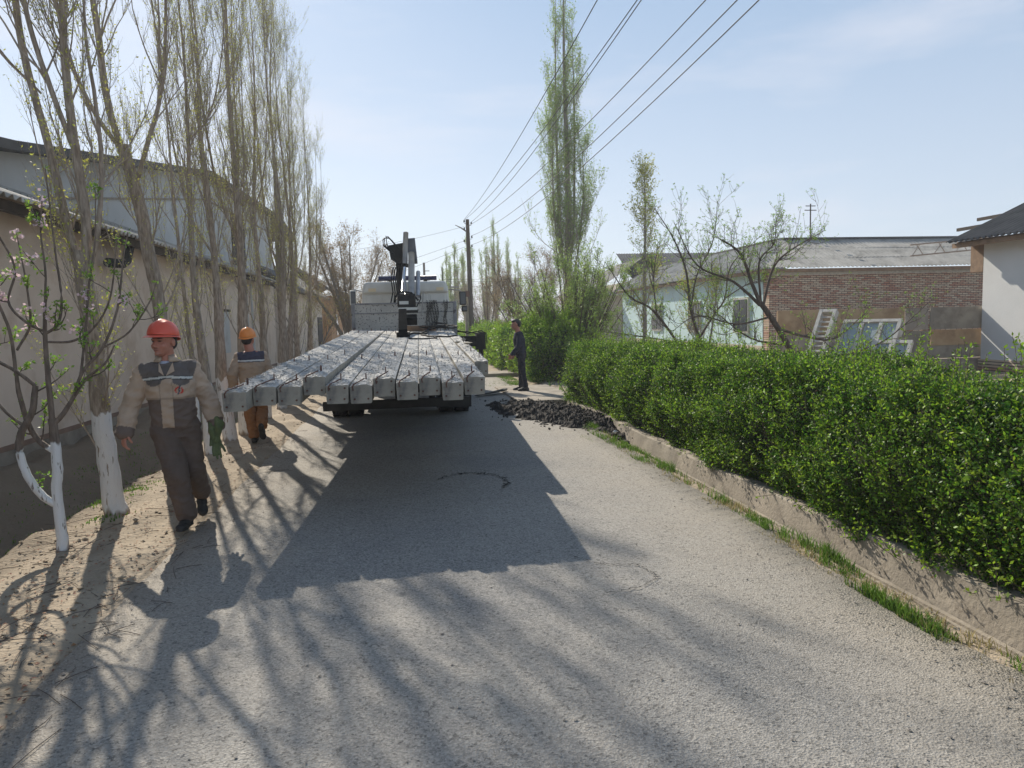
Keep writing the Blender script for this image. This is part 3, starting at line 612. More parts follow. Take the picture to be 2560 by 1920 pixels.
# --- fence of old boards between them
rng = np.random.default_rng(3)
b = empty('board_fence', (12, 17.45, 0), 'patchwork fence of old boards and sheets against the white house', 'fence')
cols = [mat('board_grey', (.36, .32, .26), (.27, .24, .20), 3, .9, .2, c3=(.18, .15, .12), scale3=2), mat('board_tan', (.50, .36, .22), (.40, .27, .16), 3, .9, .2, c3=(.25, .16, .10), scale3=2),
        mat('board_pale', (.45, .39, .32), (.34, .29, .24), 3, .9, .2, c3=(.2, .17, .14), scale3=2)]
rows = [(1.22, 1.82, [(9.6, 11.4, 1), (11.4, 13.3, 1), (13.3, 14.0, 2), (14.02, 15.75, 0)]), (.78, 1.20, [(9.6, 12.5, 2), (12.5, 14.05, 0), (14.1, 15.65, 1)]), (.42, .77, [(9.6, 13.0, 0), (13.0, 15.85, 0)]), (-.05, .41, [(9.6, 12.6, 2), (12.6, 14.2, 0), (14.2, 15.8, 2)])]
for z0, z1, bs in rows:
    for x0, x1, c in bs:
        g = MB(); yy = 17.42+rng.uniform(-.05, .05); g.box((x0, yy, z0+rng.normal(0, .012)), (x1-.015, yy+.03, z1+rng.normal(0, .02))); part(g, 'board', cols[c], b)
for x in (9.7, 11.7, 13.9, 15.9):
    g = MB(); g.box((x, 17.52, -.1), (x+.1, 17.62, 1.8)); part(g, 'post', M_wood, b)
# --- discarded window frames leaning there
def window_unit(loc, rx, ry, rz, wd, ht, cols_, rows_, label, th=.12, panes=True):
    b = empty('window_unit', loc, label, 'window frame', 'discarded window frames leaning behind the hedge'); b.rotation_euler = (rx, ry, rz)
    g = MB(); t = .08
    g.box((0, 0, 0), (t, th, ht)); g.box((wd-t, 0, 0), (wd, th, ht)); g.box((t, .003, 0), (wd-t, th-.003, t)); g.box((t, .003, ht-t), (wd-t, th-.003, ht))
    for i in range(1, cols_): g.box((wd*i/cols_-.045, .012, t), (wd*i/cols_+.045, th-.012, ht-t))
    g.build('frame', M_whitewood, b)
    g = MB()
    for i in range(cols_):
        x0 = wd*i/cols_+.055; x1 = wd*(i+1)/cols_-.055
        if i == 0: x0 = t
        if i == cols_-1: x1 = wd-t
        for j in range(rows_):
            z = t+(ht-2*t)*j/rows_
            if j: g.box((x0, .03, z-.02), (x1, .06, z+.02))
    g.build('glazing_bars', M_whitewood, b)
    if panes:
        for i in range(cols_):
            g = MB(); g.box((wd*i/cols_+.06, .062, t), (wd*(i+1)/cols_-.06, .068, ht-t)); g.build('pane', M_glass, b)
    return b
window_unit((9.50, 15.2, -.02), math.radians(-38), 0, math.radians(-55), 1.3, 2.02, 3, 2, 'large peeling white window frame with glass leaning on the board fence', .25)
window_unit((9.1, 15.6, .12), math.radians(-36), 0, math.radians(-55), .42, 2.12, 1, 14, 'narrow slatted white frame leaning left of the large window frame', .16, False)
window_unit((9.95, 14.55, -.05), math.radians(-38), 0, math.radians(-55), .85, 1.45, 2, 1, 'small white casement leaning in front of the large window frame', .10)

# --- utility pole and wires
b = empty('utility_pole', (3.25, 36, 0), 'tall weathered timber utility pole on a concrete stub behind the truck', 'utility pole')
g = MB(); g.tube([(.06, 0, .9), (.03, 0, 3.5), (0, 0, 6.85)], [.13, .12, .09], 10); g.build('pole', M_polewood, b, True)
g = MB(); g.box((-.26, -.1, 0), (-.10, .1, 2.6)); g.build('concrete_stub', M_conc, b)
g = MB(); g.tube([(-.05, 0, 6.25), (-.35, 0, 6.45), (-.62, 0, 6.58)], [.035, .03, .015], 5); g.build('bracket_arm', M_polewood, b)
g = MB(); g.box((-.22, -.16, 3.0), (-.02, -.1, 3.3)); g.build('plate', M_rust, b)
ins = [(-.16, 6.72), (.19, 6.62), (-.17, 6.35), (.2, 5.95), (-.18, 5.75), (.19, 5.5)]
for x, z in ins:
    g = MB(); g.tube([(0, 0, z-.08), (x, 0, z-.06), (x, 0, z)], .012, 5); g.tube([(x, 0, z-.01), (x, 0, z+.10)], [.045, .03], 8); g.build('insulator', M_black, b)
b = empty('lattice_pole', (1.75, 62, 0), 'short distant utility pole with cross arms just above the truck cab', 'utility pole')
g = MB(); g.tube([(0, 0, 0), (0, 0, 6.9)], [.14, .09], 8); g.build('pole', M_polewood, b)
for z in (5.4, 5.8, 6.2):
    g = MB(); g.tube([(-.05, 0, z), (.45, 0, z)], .03, 4); g.build('cross_arm', M_black, b)
def wire(p0, p1, sag, label, r=.008, n=40):
    p0 = np.array(p0, float); p1 = np.array(p1, float); t = np.linspace(0, 1, n)[:, None]
    P = p0*(1-t)+p1*t; P[:, 2] -= (4*sag*t*(1-t))[:, 0]; g = MB(); g.tube(P, r, 5)
    return tag(g.build('power_line', M_wire, smooth=True), label, 'wire', 'overhead wires strung from the utility pole')
names = ['rightmost wire rising from the pole over the road', 'second wire from the right rising over the road', 'third wire from the right rising over the road', 'right wire of the close central pair rising from the pole', 'left wire of the close central pair rising from the pole', 'leftmost wire rising steeply behind the tall green poplar']
ends = WIRE_ENDS = [((3.44, 36, 5.6), (4.64, -10, 7.0), 1.15), ((3.45, 36, 6.05), (4.62, -10, 7.1), 1.15), ((3.08, 36, 6.45), (4.66, -10, 7.2), 1.1), ((3.44, 36, 6.72), (3.43, -10, 7.4), .95), ((3.09, 36, 6.82), (3.58, -10, 7.3), .95), ((3.09, 36, 6.85), (2.70, -10, 7.2), .8)]
for (a, c, s), nm in zip(ends, names): wire(a, c, s, nm)
wire((3.08, 36, 6.5), (-9, 41, 5.4), .35, 'thin service wire running left from the top of the utility pole', .007)
wire((3.07, 36, 5.8), (-9, 50, 4.2), .4, 'upper of the two low wires running left behind the crane', .007)
wire((3.07, 36, 5.5), (-9, 56, 3.6), .4, 'lower of the two low wires running left behind the crane', .007)
for z, nm in ((5.15, 'top'), (4.95, 'middle'), (4.55, 'bottom')):
    wire((3.4, 62, z+.3), (34, 55, z+1.0), .4, nm+' one of the faint far wires crossing above the beige house', .010)
# ------------------------------------------------------------------ trees
def leaves_on(rng, P, per, size, spread=.03, asp=.45, up=.3):
    N, K, _ = P.shape; idx = np.repeat(np.arange(N), per); t = rng.uniform(.12, 1, len(idx))*(K-1); k = np.minimum(t.astype(int), K-2); f = (t-k)[:, None]
    p = P[idx, k]*(1-f)+P[idx, k+1]*f; d = norm(P[idx, k+1]-P[idx, k])
    U = norm(d*up+rng.normal(size=p.shape)*.6+np.array([0, 0, .1])); return leafq(rng, p+U*spread*.2, size*rng.uniform(.5, 1.25, len(p)), asp, U)
def rad(r0, r1, K): return np.linspace(1, 0, K)[None]*(np.asarray(r0)[:, None]-np.asarray(r1)[:, None])+np.asarray(r1)[:, None]
def knobbly(pts, rads, seed, n=14, sub=6):
    """resample a trunk and give it irregular thickness"""
    P = np.array(pts, float); R = np.array(rads, float); K = len(P); t = np.linspace(0, K-1, (K-1)*sub+1)
    def cr(A):
        A = np.asarray(A, float); B = np.concatenate([[2*A[0]-A[1]], A, [2*A[-1]-A[-2]]]); k = np.minimum(t.astype(int), K-2); f = (t-k)
        f = f[:, None] if A.ndim > 1 else f
        a, b_, c, d = B[k], B[k+1], B[k+2], B[k+3]
        return .5*((2*b_)+(-a+c)*f+(2*a-5*b_+4*c-d)*f*f+(-a+3*b_-3*c+d)*f**3)
    P2 = cr(P); R2 = np.maximum(cr(R), .003); rng = np.random.default_rng(seed); P2[1:] += rng.normal(0, .045, P2[1:].shape)*R2[1:, None]
    V, F = tubes(P2[None], R2[None], n); V = V.reshape(-1, n, 3); c = P2[:, None]
    a = np.arange(n)[None]*2*np.pi/n; kk = np.arange(len(P2))[:, None]; nz = 1+.035*vnoise(np.cos(a)*1.5+kk*.1, np.sin(a)*1.5-kk*.07, seed)+.02*vnoise(np.cos(a)*3.5, np.sin(a)*3.5+kk*.8, seed+1)
    V = c+(V-c)*nz[..., None]; return V.reshape(-1, 3), F, P2, R2
def tree(name, loc, label, trunk_paths, seed, bark, leafm, twigm, n1, L1, n2, L2, n3, L3, ang=(.45, .5, .5), up=(1.6, 1.2, .8), leaf=.023, per=3, t1=(.2, .97), group=None, cat='tree', taper=True, thin=.3, leaf_asp=.5, wob=.10, envelope=None, mods=None):
    rng = np.random.default_rng(seed); root = empty(name, loc, label, cat, group)
    g = MB(); mains = []
    for i, (pts, rads) in enumerate(trunk_paths):
        rads = np.array(rads)*((.86 if i == 0 else .74) if name == 'poplar_tree' else 1)
        V, F, P2, R2 = knobbly(pts, rads, seed+i, 12 if max(rads) > .05 else 7); g.add(V, F); mains.append((P2, R2))
    g.build('trunk', bark, root, True)
    tw = MB(); lf = MB()
    p0s, ds, rs, ts = [], [], [], []
    tot = sum(len(P) for P, R in mains)
    for P2, R2 in mains:
        m = max(3, int(n1*len(P2)/tot)); p, d, r, t = sprout(rng, P2[None], R2[None], m, t1[0], t1[1], ang[0]); p0s.append(p); ds.append(d); rs.append(r); ts.append(t)
    p, d, r, t = map(np.concatenate, (p0s, ds, rs, ts))
    L = L1*(1.15-.75*(t-t1[0])/(t1[1]-t1[0]+1e-6))*rng.uniform(.6, 1.2, len(t)); r = np.minimum(r*.45, .0045*L+.0032)
    P = grow(rng, p, d, L, 8, up[0], wob); R = rad(r, r*.18, 8); V, F = tubes(P, R, 5); tw.add(V, F)
    P1 = P
    p, d, r2, t = sprout(rng, P, R, n2, .15, .95, ang[1]); L = L2*rng.uniform(.4, 1.2, len(p))*(1.1-.6*t)
    P = grow(rng, p, d, L, 6, up[1], wob*1.2); R = rad(np.minimum(r2*.6, .0055), np.full(len(p), .0013), 6); V, F = tubes(P, R, 3); tw.add(V, F); P2 = P
    allP = [P1, P2]
    if n3:
        p, d, r3, t = sprout(rng, P, R, n3, .1, .95, ang[2]); L = L3*rng.uniform(.3, 1.3, len(p))
        P = grow(rng, p, d, L, 4, up[2], wob*1.3); V, F = tubes(P, rad(np.minimum(r3*.7, .0024), np.full(len(p), .0009), 4), 3); tw.add(V, F); allP.append(P)
    tw.build('branches', twigm, root)
    for q in allP[1:]:
        V, F = leaves_on(rng, q, per, leaf, asp=leaf_asp); lf.add(V, F)
    if per: lf.build('leaves', leafm, root)
    return root

def V3(*a): return [tuple(x) for x in a]
PG = 'poplars in the row along the left verge'
# hand-placed first poplars (local coordinates from the base)
T1 = [([(0,0,-.1),(-.02,0,.15),(-.07,.0,.9),(-.10,.02,1.6),(-.13,.02,2.15),(-.16,.03,2.45)], [.150,.112,.100,.092,.088,.07]),
      ([(-.15,.0,2.15),(-.26,.05,2.75),(-.40,.12,3.5),(-.55,.15,4.3),(-.62,.2,5.2),(-.70,.25,6.6),(-.75,.3,8.5)], [.04,.050,.046,.042,.036,.028,.012]),
      ([(-.11,.02,2.2),(-.07,.0,2.8),(-.12,.0,3.5),(-.14,.0,4.3),(-.08,.0,5.2),(-.03,.05,6.8),(-.03,.1,9.0)], [.05,.058,.052,.046,.040,.030,.012]),
      ([(-.12,.0,3.35),(-.26,-.05,3.9),(-.38,-.1,4.5),(-.44,-.1,5.4),(-.5,-.1,7.0)], [.03,.032,.028,.024,.010]),
      ([(-.08,.0,2.25),(.05,-.03,2.7),(.10,.0,3.3),(.08,.02,3.8),(.03,.05,4.6),(.15,.05,6)], [.03,.030,.027,.024,.016,.008]),
      ([(-.42,.13,3.9),(-.75,.1,4.3),(-1.0,.0,4.9),(-1.15,-.05,5.8),(-1.2,0,7)], [.014,.019,.016,.013,.006])]
tree('poplar_tree', (-2.79, 7.12, .03), 'nearest poplar with whitewashed trunk splitting into several tall stems', T1, 101, M_bark, M_bud, M_twig, 60, 1.5, 8, .6, 5, .26, ang=(.55, .5, .5), up=(1.5, 1.2, .8), leaf=.029, per=3, t1=(.1, .95), group=PG)
T2 = [([(0,0,-.1),(-.02,0,.3),(-.05,0,1.1),(-.03,0,1.9),(-.10,0,2.5),(-.17,0,3.1),(-.30,0,3.75)], [.12,.095,.088,.082,.085,.08,.07]),
      ([(-.28,0,3.6),(-.42,.0,4.2),(-.47,.0,5.0),(-.55,.05,6.0),(-.55,.1,8.0)], [.045,.052,.046,.036,.015]),
      ([(-.20,0,3.3),(-.05,.0,3.75),(.12,.02,4.3),(.22,.05,5.1),(.3,.05,6.8)], [.035,.036,.03,.024,.01]),
      ([(-.32,0,3.7),(-.55,-.05,4.1),(-.75,-.1,4.7),(-.85,-.1,5.6),(-.9,-.1,7.0)], [.03,.032,.028,.02,.01])]
tree('poplar_tree', (-2.70, 8.55, .03), 'poplar right behind the red-helmeted worker, forking above the eave', T2, 102, M_bark, M_bud, M_twig, 54, 1.5, 8, .6, 5, .26, ang=(.55, .5, .5), leaf=.023, per=3, t1=(.35, .95), group=PG)
T0 = [([(0,0,-.05),(.01,0,.5),(.0,0,1.2),(-.03,0,1.7)], [.042,.036,.034,.03]), ([(-.03,0,1.65),(-.06,0,2.4),(-.1,.0,3.4),(-.12,0,4.6)], [.024,.022,.018,.008])]
tree('poplar_sapling', (-2.70, 9.55, .03), 'thin whitewashed sapling stem beside the red-helmeted worker', T0, 103, M_bark, M_bud, M_twig, 16, .9, 5, .45, 3, .2, leaf=.024, per=3, t1=(.45, .98))
def pop_paths(seed, H, r, forkz=None, lean=0):
    rng = np.random.default_rng(seed); K = 9; z = np.linspace(0, H, K); x = np.cumsum(rng.normal(0, .05, K))+lean*z; y = np.cumsum(rng.normal(0, .05, K)); x -= x[0]; y -= y[0]
    z[0] = -.1; R = r*np.clip(1-z/H, .03, 1)**1.7; R[0] = r*1.35; R[1] = r*.98
    out = [(np.stack([x, y, z], 1), R)]
    for k in range(rng.integers(1, 4)):
        h = forkz+rng.uniform(0, 2.5) if forkz else rng.uniform(1.8, 5); i = h/H*(K-1); k0 = int(i); f = i-k0
        p = out[0][0][k0]*(1-f)+out[0][0][min(k0+1, K-1)]*f; a = rng.uniform(0, 6.28); L = (H-h)*rng.uniform(.6, .9); rr = r*(1-h/H*.9)*.34
        s = np.array([0, .12, .35, .7, 1.]); off = np.array([0, .20, .33, .42, .46])*rng.uniform(.7, 1.5)
        out.append((np.stack([p[0]+np.cos(a)*off, p[1]+np.sin(a)*off, p[2]+s*L], 1), rr*(1-.85*s)))
    return out
protos = []
rowlab = {10.07: 'poplar just behind the green glove, with whitewashed foot and side shoots', 11.3: 'left of the twin whitewashed poplars beside the orange-helmeted worker', 11.95: 'right of the twin whitewashed poplars beside the orange-helmeted worker',
          12.75: 'slim poplar close behind the twin trunks', 13.95: 'poplar rising directly above the orange helmet', 15.35: 'dark poplar just right of the orange helmet', 16.05: 'poplar second to the right of the orange helmet',
          16.75: 'poplar third to the right of the orange helmet', 18.3: 'second to last poplar of the row toward the truck', 19.5: 'last poplar of the row, its shoots edging the open sky'}
ys_ = [10.07, 11.3, 11.95, 12.75, 13.95, 15.35, 16.05, 16.75, 18.3, 19.5]
rr_ = [.085, .10, .115, .07, .085, .095, .08, .085, .10, .085]
px_ = [-2.68, -2.72, -2.62, -2.70, -2.68, -2.64, -2.68, -2.66, -2.7, -2.66]
for i, y in enumerate(ys_):
    if i < 6:
        H = [8.5, 9.6, 10.5, 9.2, 10.0, 10.6][i]
        o = tree('poplar_tree', (px_[i], y, .03), rowlab[y], pop_paths(200+i*7, H, rr_[i], 1.6 if i else 2.2, lean=(-.012, -.01, .0, .01, -.004, .012)[i]), 300+i, M_bark, M_bud, M_twig, 60, 1.4, 8, .6, 5, .26, ang=(.42, .42, .5), up=(1.9, 1.3, .8), leaf=.023, per=3, t1=(.13, .97), group=PG)
        protos.append(o)
    else:
        o = copy_tree(protos[(2, 5, 4, 1)[i-6]]); o.location = (px_[i], y, .03); o.rotation_euler = (0, 0, 1.3+i*1.7); o.scale = (.95, .95, [.97, .95, .93, .86][i-6]); o['label'] = rowlab[y]
# young apple tree with blossom, foreground left
A1 = [([(0,0,-.05),(.0,0,.10),(-.01,0,.45),(.01,0,.7),(0,0,1.06)], [.055,.042,.037,.038,.030]),
      ([(-.01,0,.36),(-.10,-.02,.44),(-.185,-.04,.60),(-.235,-.04,.80),(-.215,-.03,.96),(-.13,-.02,1.12),(-.10,0,1.32)], [.026,.029,.030,.029,.027,.025,.021]),
      ([(-.01,0,.80),(-.12,.03,.88),(-.2,.05,1.02),(-.25,.06,1.25),(-.27,.08,1.4)], [.022,.022,.020,.018,.014]),
      ([(-.10,0,1.32),(-.22,-.02,1.44),(-.40,-.05,1.58),(-.58,-.1,1.82),(-.66,-.12,2.2)], [.015,.013,.012,.010,.005]),
      ([(-.27,.08,1.4),(-.30,.1,1.75),(-.38,.1,2.05),(-.36,.1,2.35),(-.40,.1,2.75)], [.014,.012,.010,.008,.004]),
      ([(-.20,0,1.0),(-.36,.02,1.15),(-.52,.0,1.45),(-.60,0,1.85)], [.012,.011,.009,.004]),
      ([(-.25,.08,1.6),(-.14,.08,1.8),(-.13,.06,2.1),(-.17,.06,2.5)], [.010,.009,.007,.004]),
      ([(-.0,0,1.02),(-.005,0,1.4),(.0,.0,1.72),(.015,.0,1.95)], [.022,.019,.016,.011]),
      ([(.015,0,1.9),(.04,.0,2.2),(.02,.02,2.5),(.05,.02,2.75)], [.010,.008,.006,.004]),
      ([(.0,0,1.72),(.10,0,1.80),(.14,.0,2.0),(.12,.0,2.4),(.10,.0,2.98)], [.011,.011,.009,.007,.004]),
      ([(.0,0,1.74),(-.14,.02,1.82),(-.26,.04,1.98),(-.20,.05,2.25),(-.34,.05,2.62),(-.36,.05,3.05)], [.010,.010,.009,.008,.006,.003]),
      ([(.0,0,1.0),(.09,.0,1.10),(.17,0,1.22),(.27,0,1.36),(.42,0,1.48),(.50,0,1.62)], [.018,.019,.015,.012,.009,.005]),
      ([(.16,0,1.20),(.26,-.02,1.42),(.42,-.03,1.60),(.55,-.03,1.9),(.62,-.02,2.3),(.66,0,2.5)], [.013,.012,.011,.009,.006,.004]),
      ([(.24,-.02,1.38),(.28,.03,1.72),(.33,.04,2.1),(.40,.04,2.45),(.43,.04,2.85)], [.010,.009,.008,.006,.003]),
      ([(.0,0,1.66),(.18,.03,1.66),(.34,.04,1.76),(.48,.04,2.0),(.56,.04,2.45)], [.010,.010,.008,.007,.004]),
      ([(.42,-.03,1.60),(.62,-.02,1.72),(.78,0,1.95),(.84,0,2.1)], [.008,.007,.006,.003])]
def apple(name, loc, label, paths, seed, n1, L1, n2, L2, leaf, cl, bark, petals=0, group=None, twig=M_twigdark, leafm=M_appleleaf, up=.9, t1=(.3, .98), szv=1.):
    rng = np.random.default_rng(seed); root = empty(name, loc, label, 'tree', group); g = MB(); tw = MB(); Ps = []; paths = [(a_, np.array(b_)*szv) for a_, b_ in paths]
    for i, (pts, rads) in enumerate(paths):
        V, F, P2, R2 = knobbly(pts, rads, seed+i, 10); g.add(V, F)
        if i: 
            p, d, r, t = sprout(rng, P2[None], R2[None], max(2, n1//len(paths)), t1[0], t1[1], .9, .3); L = L1*rng.uniform(.3, 1.2, len(p)); P = grow(rng, p, d, L, 6, up, .16); R = rad(np.minimum(r*.6, .007), np.full(len(p), .0022), 6)
            V, F = tubes(P, R, 4); tw.add(V, F); Ps.append(P); Ps.append(P2[np.linspace(len(P2)//3, len(P2)-1, 6).astype(int)][None])
            p, d, r, t = sprout(rng, P, R, n2, .2, .95, .9, .3); Q = grow(rng, p, d, L2*rng.uniform(.3, 1.2, len(p)), 4, .7, .15); V, F = tubes(Q, rad(np.full(len(p), .003), np.full(len(p), .0014), 4), 3); tw.add(V, F)
            Ps.append(np.concatenate([Q, Q[:, -1:], Q[:, -1:]+1e-4], 1))
    g.build('trunk', bark, root, True); tw.build('branches', twig, root)
    P = np.concatenate(Ps); N = len(P); per = cl; idx = np.repeat(np.arange(N), per); t = rng.uniform(.1, 1, len(idx))*5; k = np.minimum(t.astype(int), 4); f = (t-k)[:, None]; c = P[idx, k]*(1-f)+P[idx, k+1]*f
    c = np.concatenate([c, P[:, -1]]); nl = 5; C = np.repeat(c, nl, 0); U = norm(rng.normal(size=C.shape)+[0, 0, .5]); V, F = leafq(rng, C+U*.008, leaf*rng.uniform(.5, 1.2, len(C)), .55, U); lf = MB(); lf.add(V, F); lf.build('leaves', leafm, root)
    if petals:
        sel = c[(rng.random(len(c)) < 1) & (c[:, 2] > 1.7) & (c[:, 2] < 2.75)]; sel = sel[rng.permutation(len(sel))[:petals]]
        nb = 22; C = np.repeat(sel, nb, 0)+rng.normal(0, .022, (len(sel)*nb, 3)); U = norm(rng.normal(size=C.shape)); V, F = leafq(rng, C, .03, .9, U); pf = MB(); pf.add(V, F); pf.build('blossom', M_petal, root)
    return root
apple('apple_tree', (-2.78, 6.02, .02), 'young apple tree with white painted forked stem and pink blossom at the left', A1, 41, 62, .26, 2, .10, .032, 2, M_barkapple, 20, t1=(.1, 1))
A2 = [([(0,0,-.1),(.0,0,.5)], [.05,.045]), ([(0,0,.4),(-.15,0,1.0),(-.32,0,1.6),(-.3,0,2.1)], [.03,.026,.02,.01]), ([(0,0,.4),(.1,0,1.0),(.2,0,1.6),(.5,.1,1.95)], [.03,.024,.02,.01]), ([(0,0,.6),(-.4,.1,1.2),(-.6,.1,1.9)], [.025,.02,.01])]
apple('apple_tree', (-3.85, 6.1, -.2), 'blossoming apple tree cut off by the left edge of the picture', A2, 43, 60, .38, 3, .14, .036, 3, M_barkapple, 22)
# gnarled fruit trees behind the hedge
F1 = [([(.25,0,.0),(.05,0,.8),(-.35,0,1.5),(-.68,0,1.95)], [.12,.10,.085,.075]),
      ([(-.66,0,1.9),(-.82,0,2.25),(-1.0,.05,2.75),(-1.3,.1,3.0)], [.06,.05,.035,.015]), ([(-.62,0,1.9),(-.4,.1,2.5),(-.1,.1,2.8),(.6,.2,3.15)], [.04,.032,.022,.008]),
      ([(-.68,0,1.9),(-1.1,.1,2.3),(-1.7,.2,2.6),(-2.1,.2,3.3)], [.05,.036,.024,.008]), ([(-.35,0,1.5),(.2,.1,1.35),(.8,.2,1.3),(1.5,.3,1.75)], [.04,.035,.024,.008]),
      ([(.0,0,1.0),(.5,-.2,1.0),(1.3,-.4,1.25),(2.2,-.5,2.0)], [.035,.03,.02,.006]), ([(-.66,0,1.9),(-.75,-.1,2.6),(-.5,-.1,2.9),(-.45,-.1,3.3)], [.035,.028,.018,.006]),
      ([(-.5,0,1.7),(-1.2,-.2,1.6),(-1.9,-.3,1.75),(-2.4,-.4,1.5)], [.03,.024,.015,.006]), ([(-.1,0,1.2),(-.7,.3,1.35),(-1.4,.4,1.9)], [.03,.024,.008])]
apple('fruit_tree', (6.55, 11.2, 0), 'dark leaning fruit tree right of centre behind the hedge, in front of the brick wall', F1, 51, 170, .62, 6, .26, .025, 1, M_barkdark, 0, 'gnarled fruit trees behind the hedge', leafm=M_appleleaf, up=1.0, szv=.58)
F2 = [([(.15,0,0),(.05,0,.8),(-.02,0,1.35)], [.10,.085,.08]), ([(-.02,0,1.3),(-.2,0,1.9),(-.3,0,2.7),(-.55,.1,3.4),(-.95,.1,4.0)], [.055,.048,.038,.025,.008]),
      ([(.0,0,1.3),(.3,.0,1.75),(.55,.0,2.1),(.75,.1,2.8),(1.4,.1,3.4)], [.045,.038,.028,.02,.007]), ([(.15,.1,.3),(-.45,.1,1.2),(-1.0,.1,1.9),(-1.5,.1,2.2),(-2.0,.1,2.9)], [.055,.048,.04,.028,.008]),
      ([(-.2,0,1.9),(-.1,-.1,2.6),(.25,-.1,3.3),(.35,-.1,4.1)], [.03,.026,.018,.006]), ([(-.9,.1,1.8),(-1.0,0,2.5),(-.9,0,3.3)], [.025,.018,.006]), ([(.55,0,2.1),(1.1,0,2.4),(1.7,0,2.5)], [.022,.016,.006]), ([(-.45,.1,1.2),(-1.2,.1,1.35),(-2.2,.1,1.5)], [.025,.018,.006])]
apple('fruit_tree', (6.1, 14.2, 0), 'dark forked fruit tree behind the hedge in front of the pale blue wall', F2, 52, 160, .68, 6, .26, .026, 1, M_barkdark, 0, 'gnarled fruit trees behind the hedge', leafm=M_appleleaf, up=1.0, szv=.58)
# young poplar with yellow leaves
tree('young_poplar', (8.9, 25.8, 0), 'young poplar with golden spring leaves in front of the far corrugated roofs', [([(0,0,0),(0,0,2.5),(.05,0,5),(.05,0,7.1)], [.09,.07,.04,.01])], 61, M_barkplain, M_yellowleaf, M_twig, 70, 1.9, 7, .7, 3, .3, ang=(.7, .6, .7), up=(1.4, 1.0, .5), leaf=.075, per=3, t1=(.12, .95), cat='tree')
tree('young_poplar', (9.4, 21.5, 0), 'low yellowish shrubby sapling under the young golden poplar', [([(0,0,0),(-.3,0,1.2),(-.6,0,2.6)], [.06,.04,.01]), ([(0,0,.2),(.3,.1,1.4),(.5,.1,2.9)], [.05,.03,.01])], 62, M_barkplain, M_yellowleaf, M_twig, 40, 1.6, 6, .6, 3, .2, leaf=.06, per=3, t1=(.2, .97))
# the tall green poplar
TP = [([(0,0,0),(0,0,3),(.05,0,6),(.06,0,9),(.0,0,12),(.05,0,16.4)], [.20,.16,.13,.10,.065,.01]), ([(.05,0,3.0),(-.22,.1,4.5),(-.30,.2,7.5),(-.34,.2,11),(-.25,.2,15)], [.08,.075,.06,.04,.01]), ([(.05,.1,3.8),(.30,.1,5.5),(.42,.1,9.5),(.40,.1,14)], [.06,.055,.04,.01]), ([(0,-.1,3),(-.5,-.1,5.5),(-.6,-.1,8),(-.5,-.1,10.5)], [.045,.04,.03,.01]), ([(0,-.1,2.5),(.4,-.15,4.5),(.7,-.2,7),(.65,-.2,9.0)], [.04,.035,.025,.01])]
tree('tall_poplar', (6.95, 30, 0), 'very tall leafing green poplar rising alone behind the bush', TP, 71, M_barkplain, M_poplarleaf, M_twig, 230, 2.5, 8, 1.0, 6, .40, ang=(.55, .45, .55), up=(2.2, 1.5, .6), leaf=.07, per=4, t1=(.08, .98), leaf_asp=.45)
# big multi-stemmed bush beyond the standing man
rng = np.random.default_rng(77); BP = []
for k in range(60):
    a = rng.uniform(0, 6.28); l = 2.0*math.sqrt(rng.random()); H = rng.uniform(2.4, 4.5)*(1-.12*l); BP.append(([(.1*math.cos(a), .1*math.sin(a), 0), (.35*l*math.cos(a), .35*l*math.sin(a), .3*H), (.7*l*math.cos(a), .7*l*math.sin(a), .62*H), (l*1.05*math.cos(a), l*math.sin(a), H)], [.028, .022, .015, .005]))
tree('large_bush', (4.9, 21.0, 0), 'large dark many-stemmed bush budding green behind the standing man', BP, 78, M_barkdark, M_poplarleaf, M_twigdark, 420, .95, 7, .45, 4, .18, ang=(.5, .6, .7), up=(1.1, .8, .4), leaf=.05, per=3, t1=(.12, .98), cat='bush')
BP2 = []
for k in range(12):
    a = rng.uniform(0, 6.28); l = rng.uniform(.6, 2.2); H = rng.uniform(3., 4.6); BP2.append(([(0, 0, 0), (.3*l*math.cos(a), .3*l*math.sin(a), .3*H), (.7*l*math.cos(a), .7*l*math.sin(a), .65*H), (l*math.cos(a), l*math.sin(a), H)], [.045, .034, .02, .006]))
tree('bare_tree', (5.2, 29, 0), 'spreading twiggy tree with pinkish buds left of the large bush', BP2, 79, M_barkdark, M_brownbud, M_twigdark, 300, 1.1, 8, .55, 5, .25, ang=(.6, .7, .7), up=(.8, .5, .3), leaf=.045, per=2, t1=(.2, .98))
tree('bare_tree', (4.7, 41, 0), 'bare grey twiggy tree between the utility pole and the large bush', BP2, 80, M_barkdark, M_brownbud, M_twig, 320, 1.2, 8, .6, 5, .28, ang=(.7, .8, .8), up=(.5, .3, .2), leaf=.045, per=1, t1=(.1, .98))
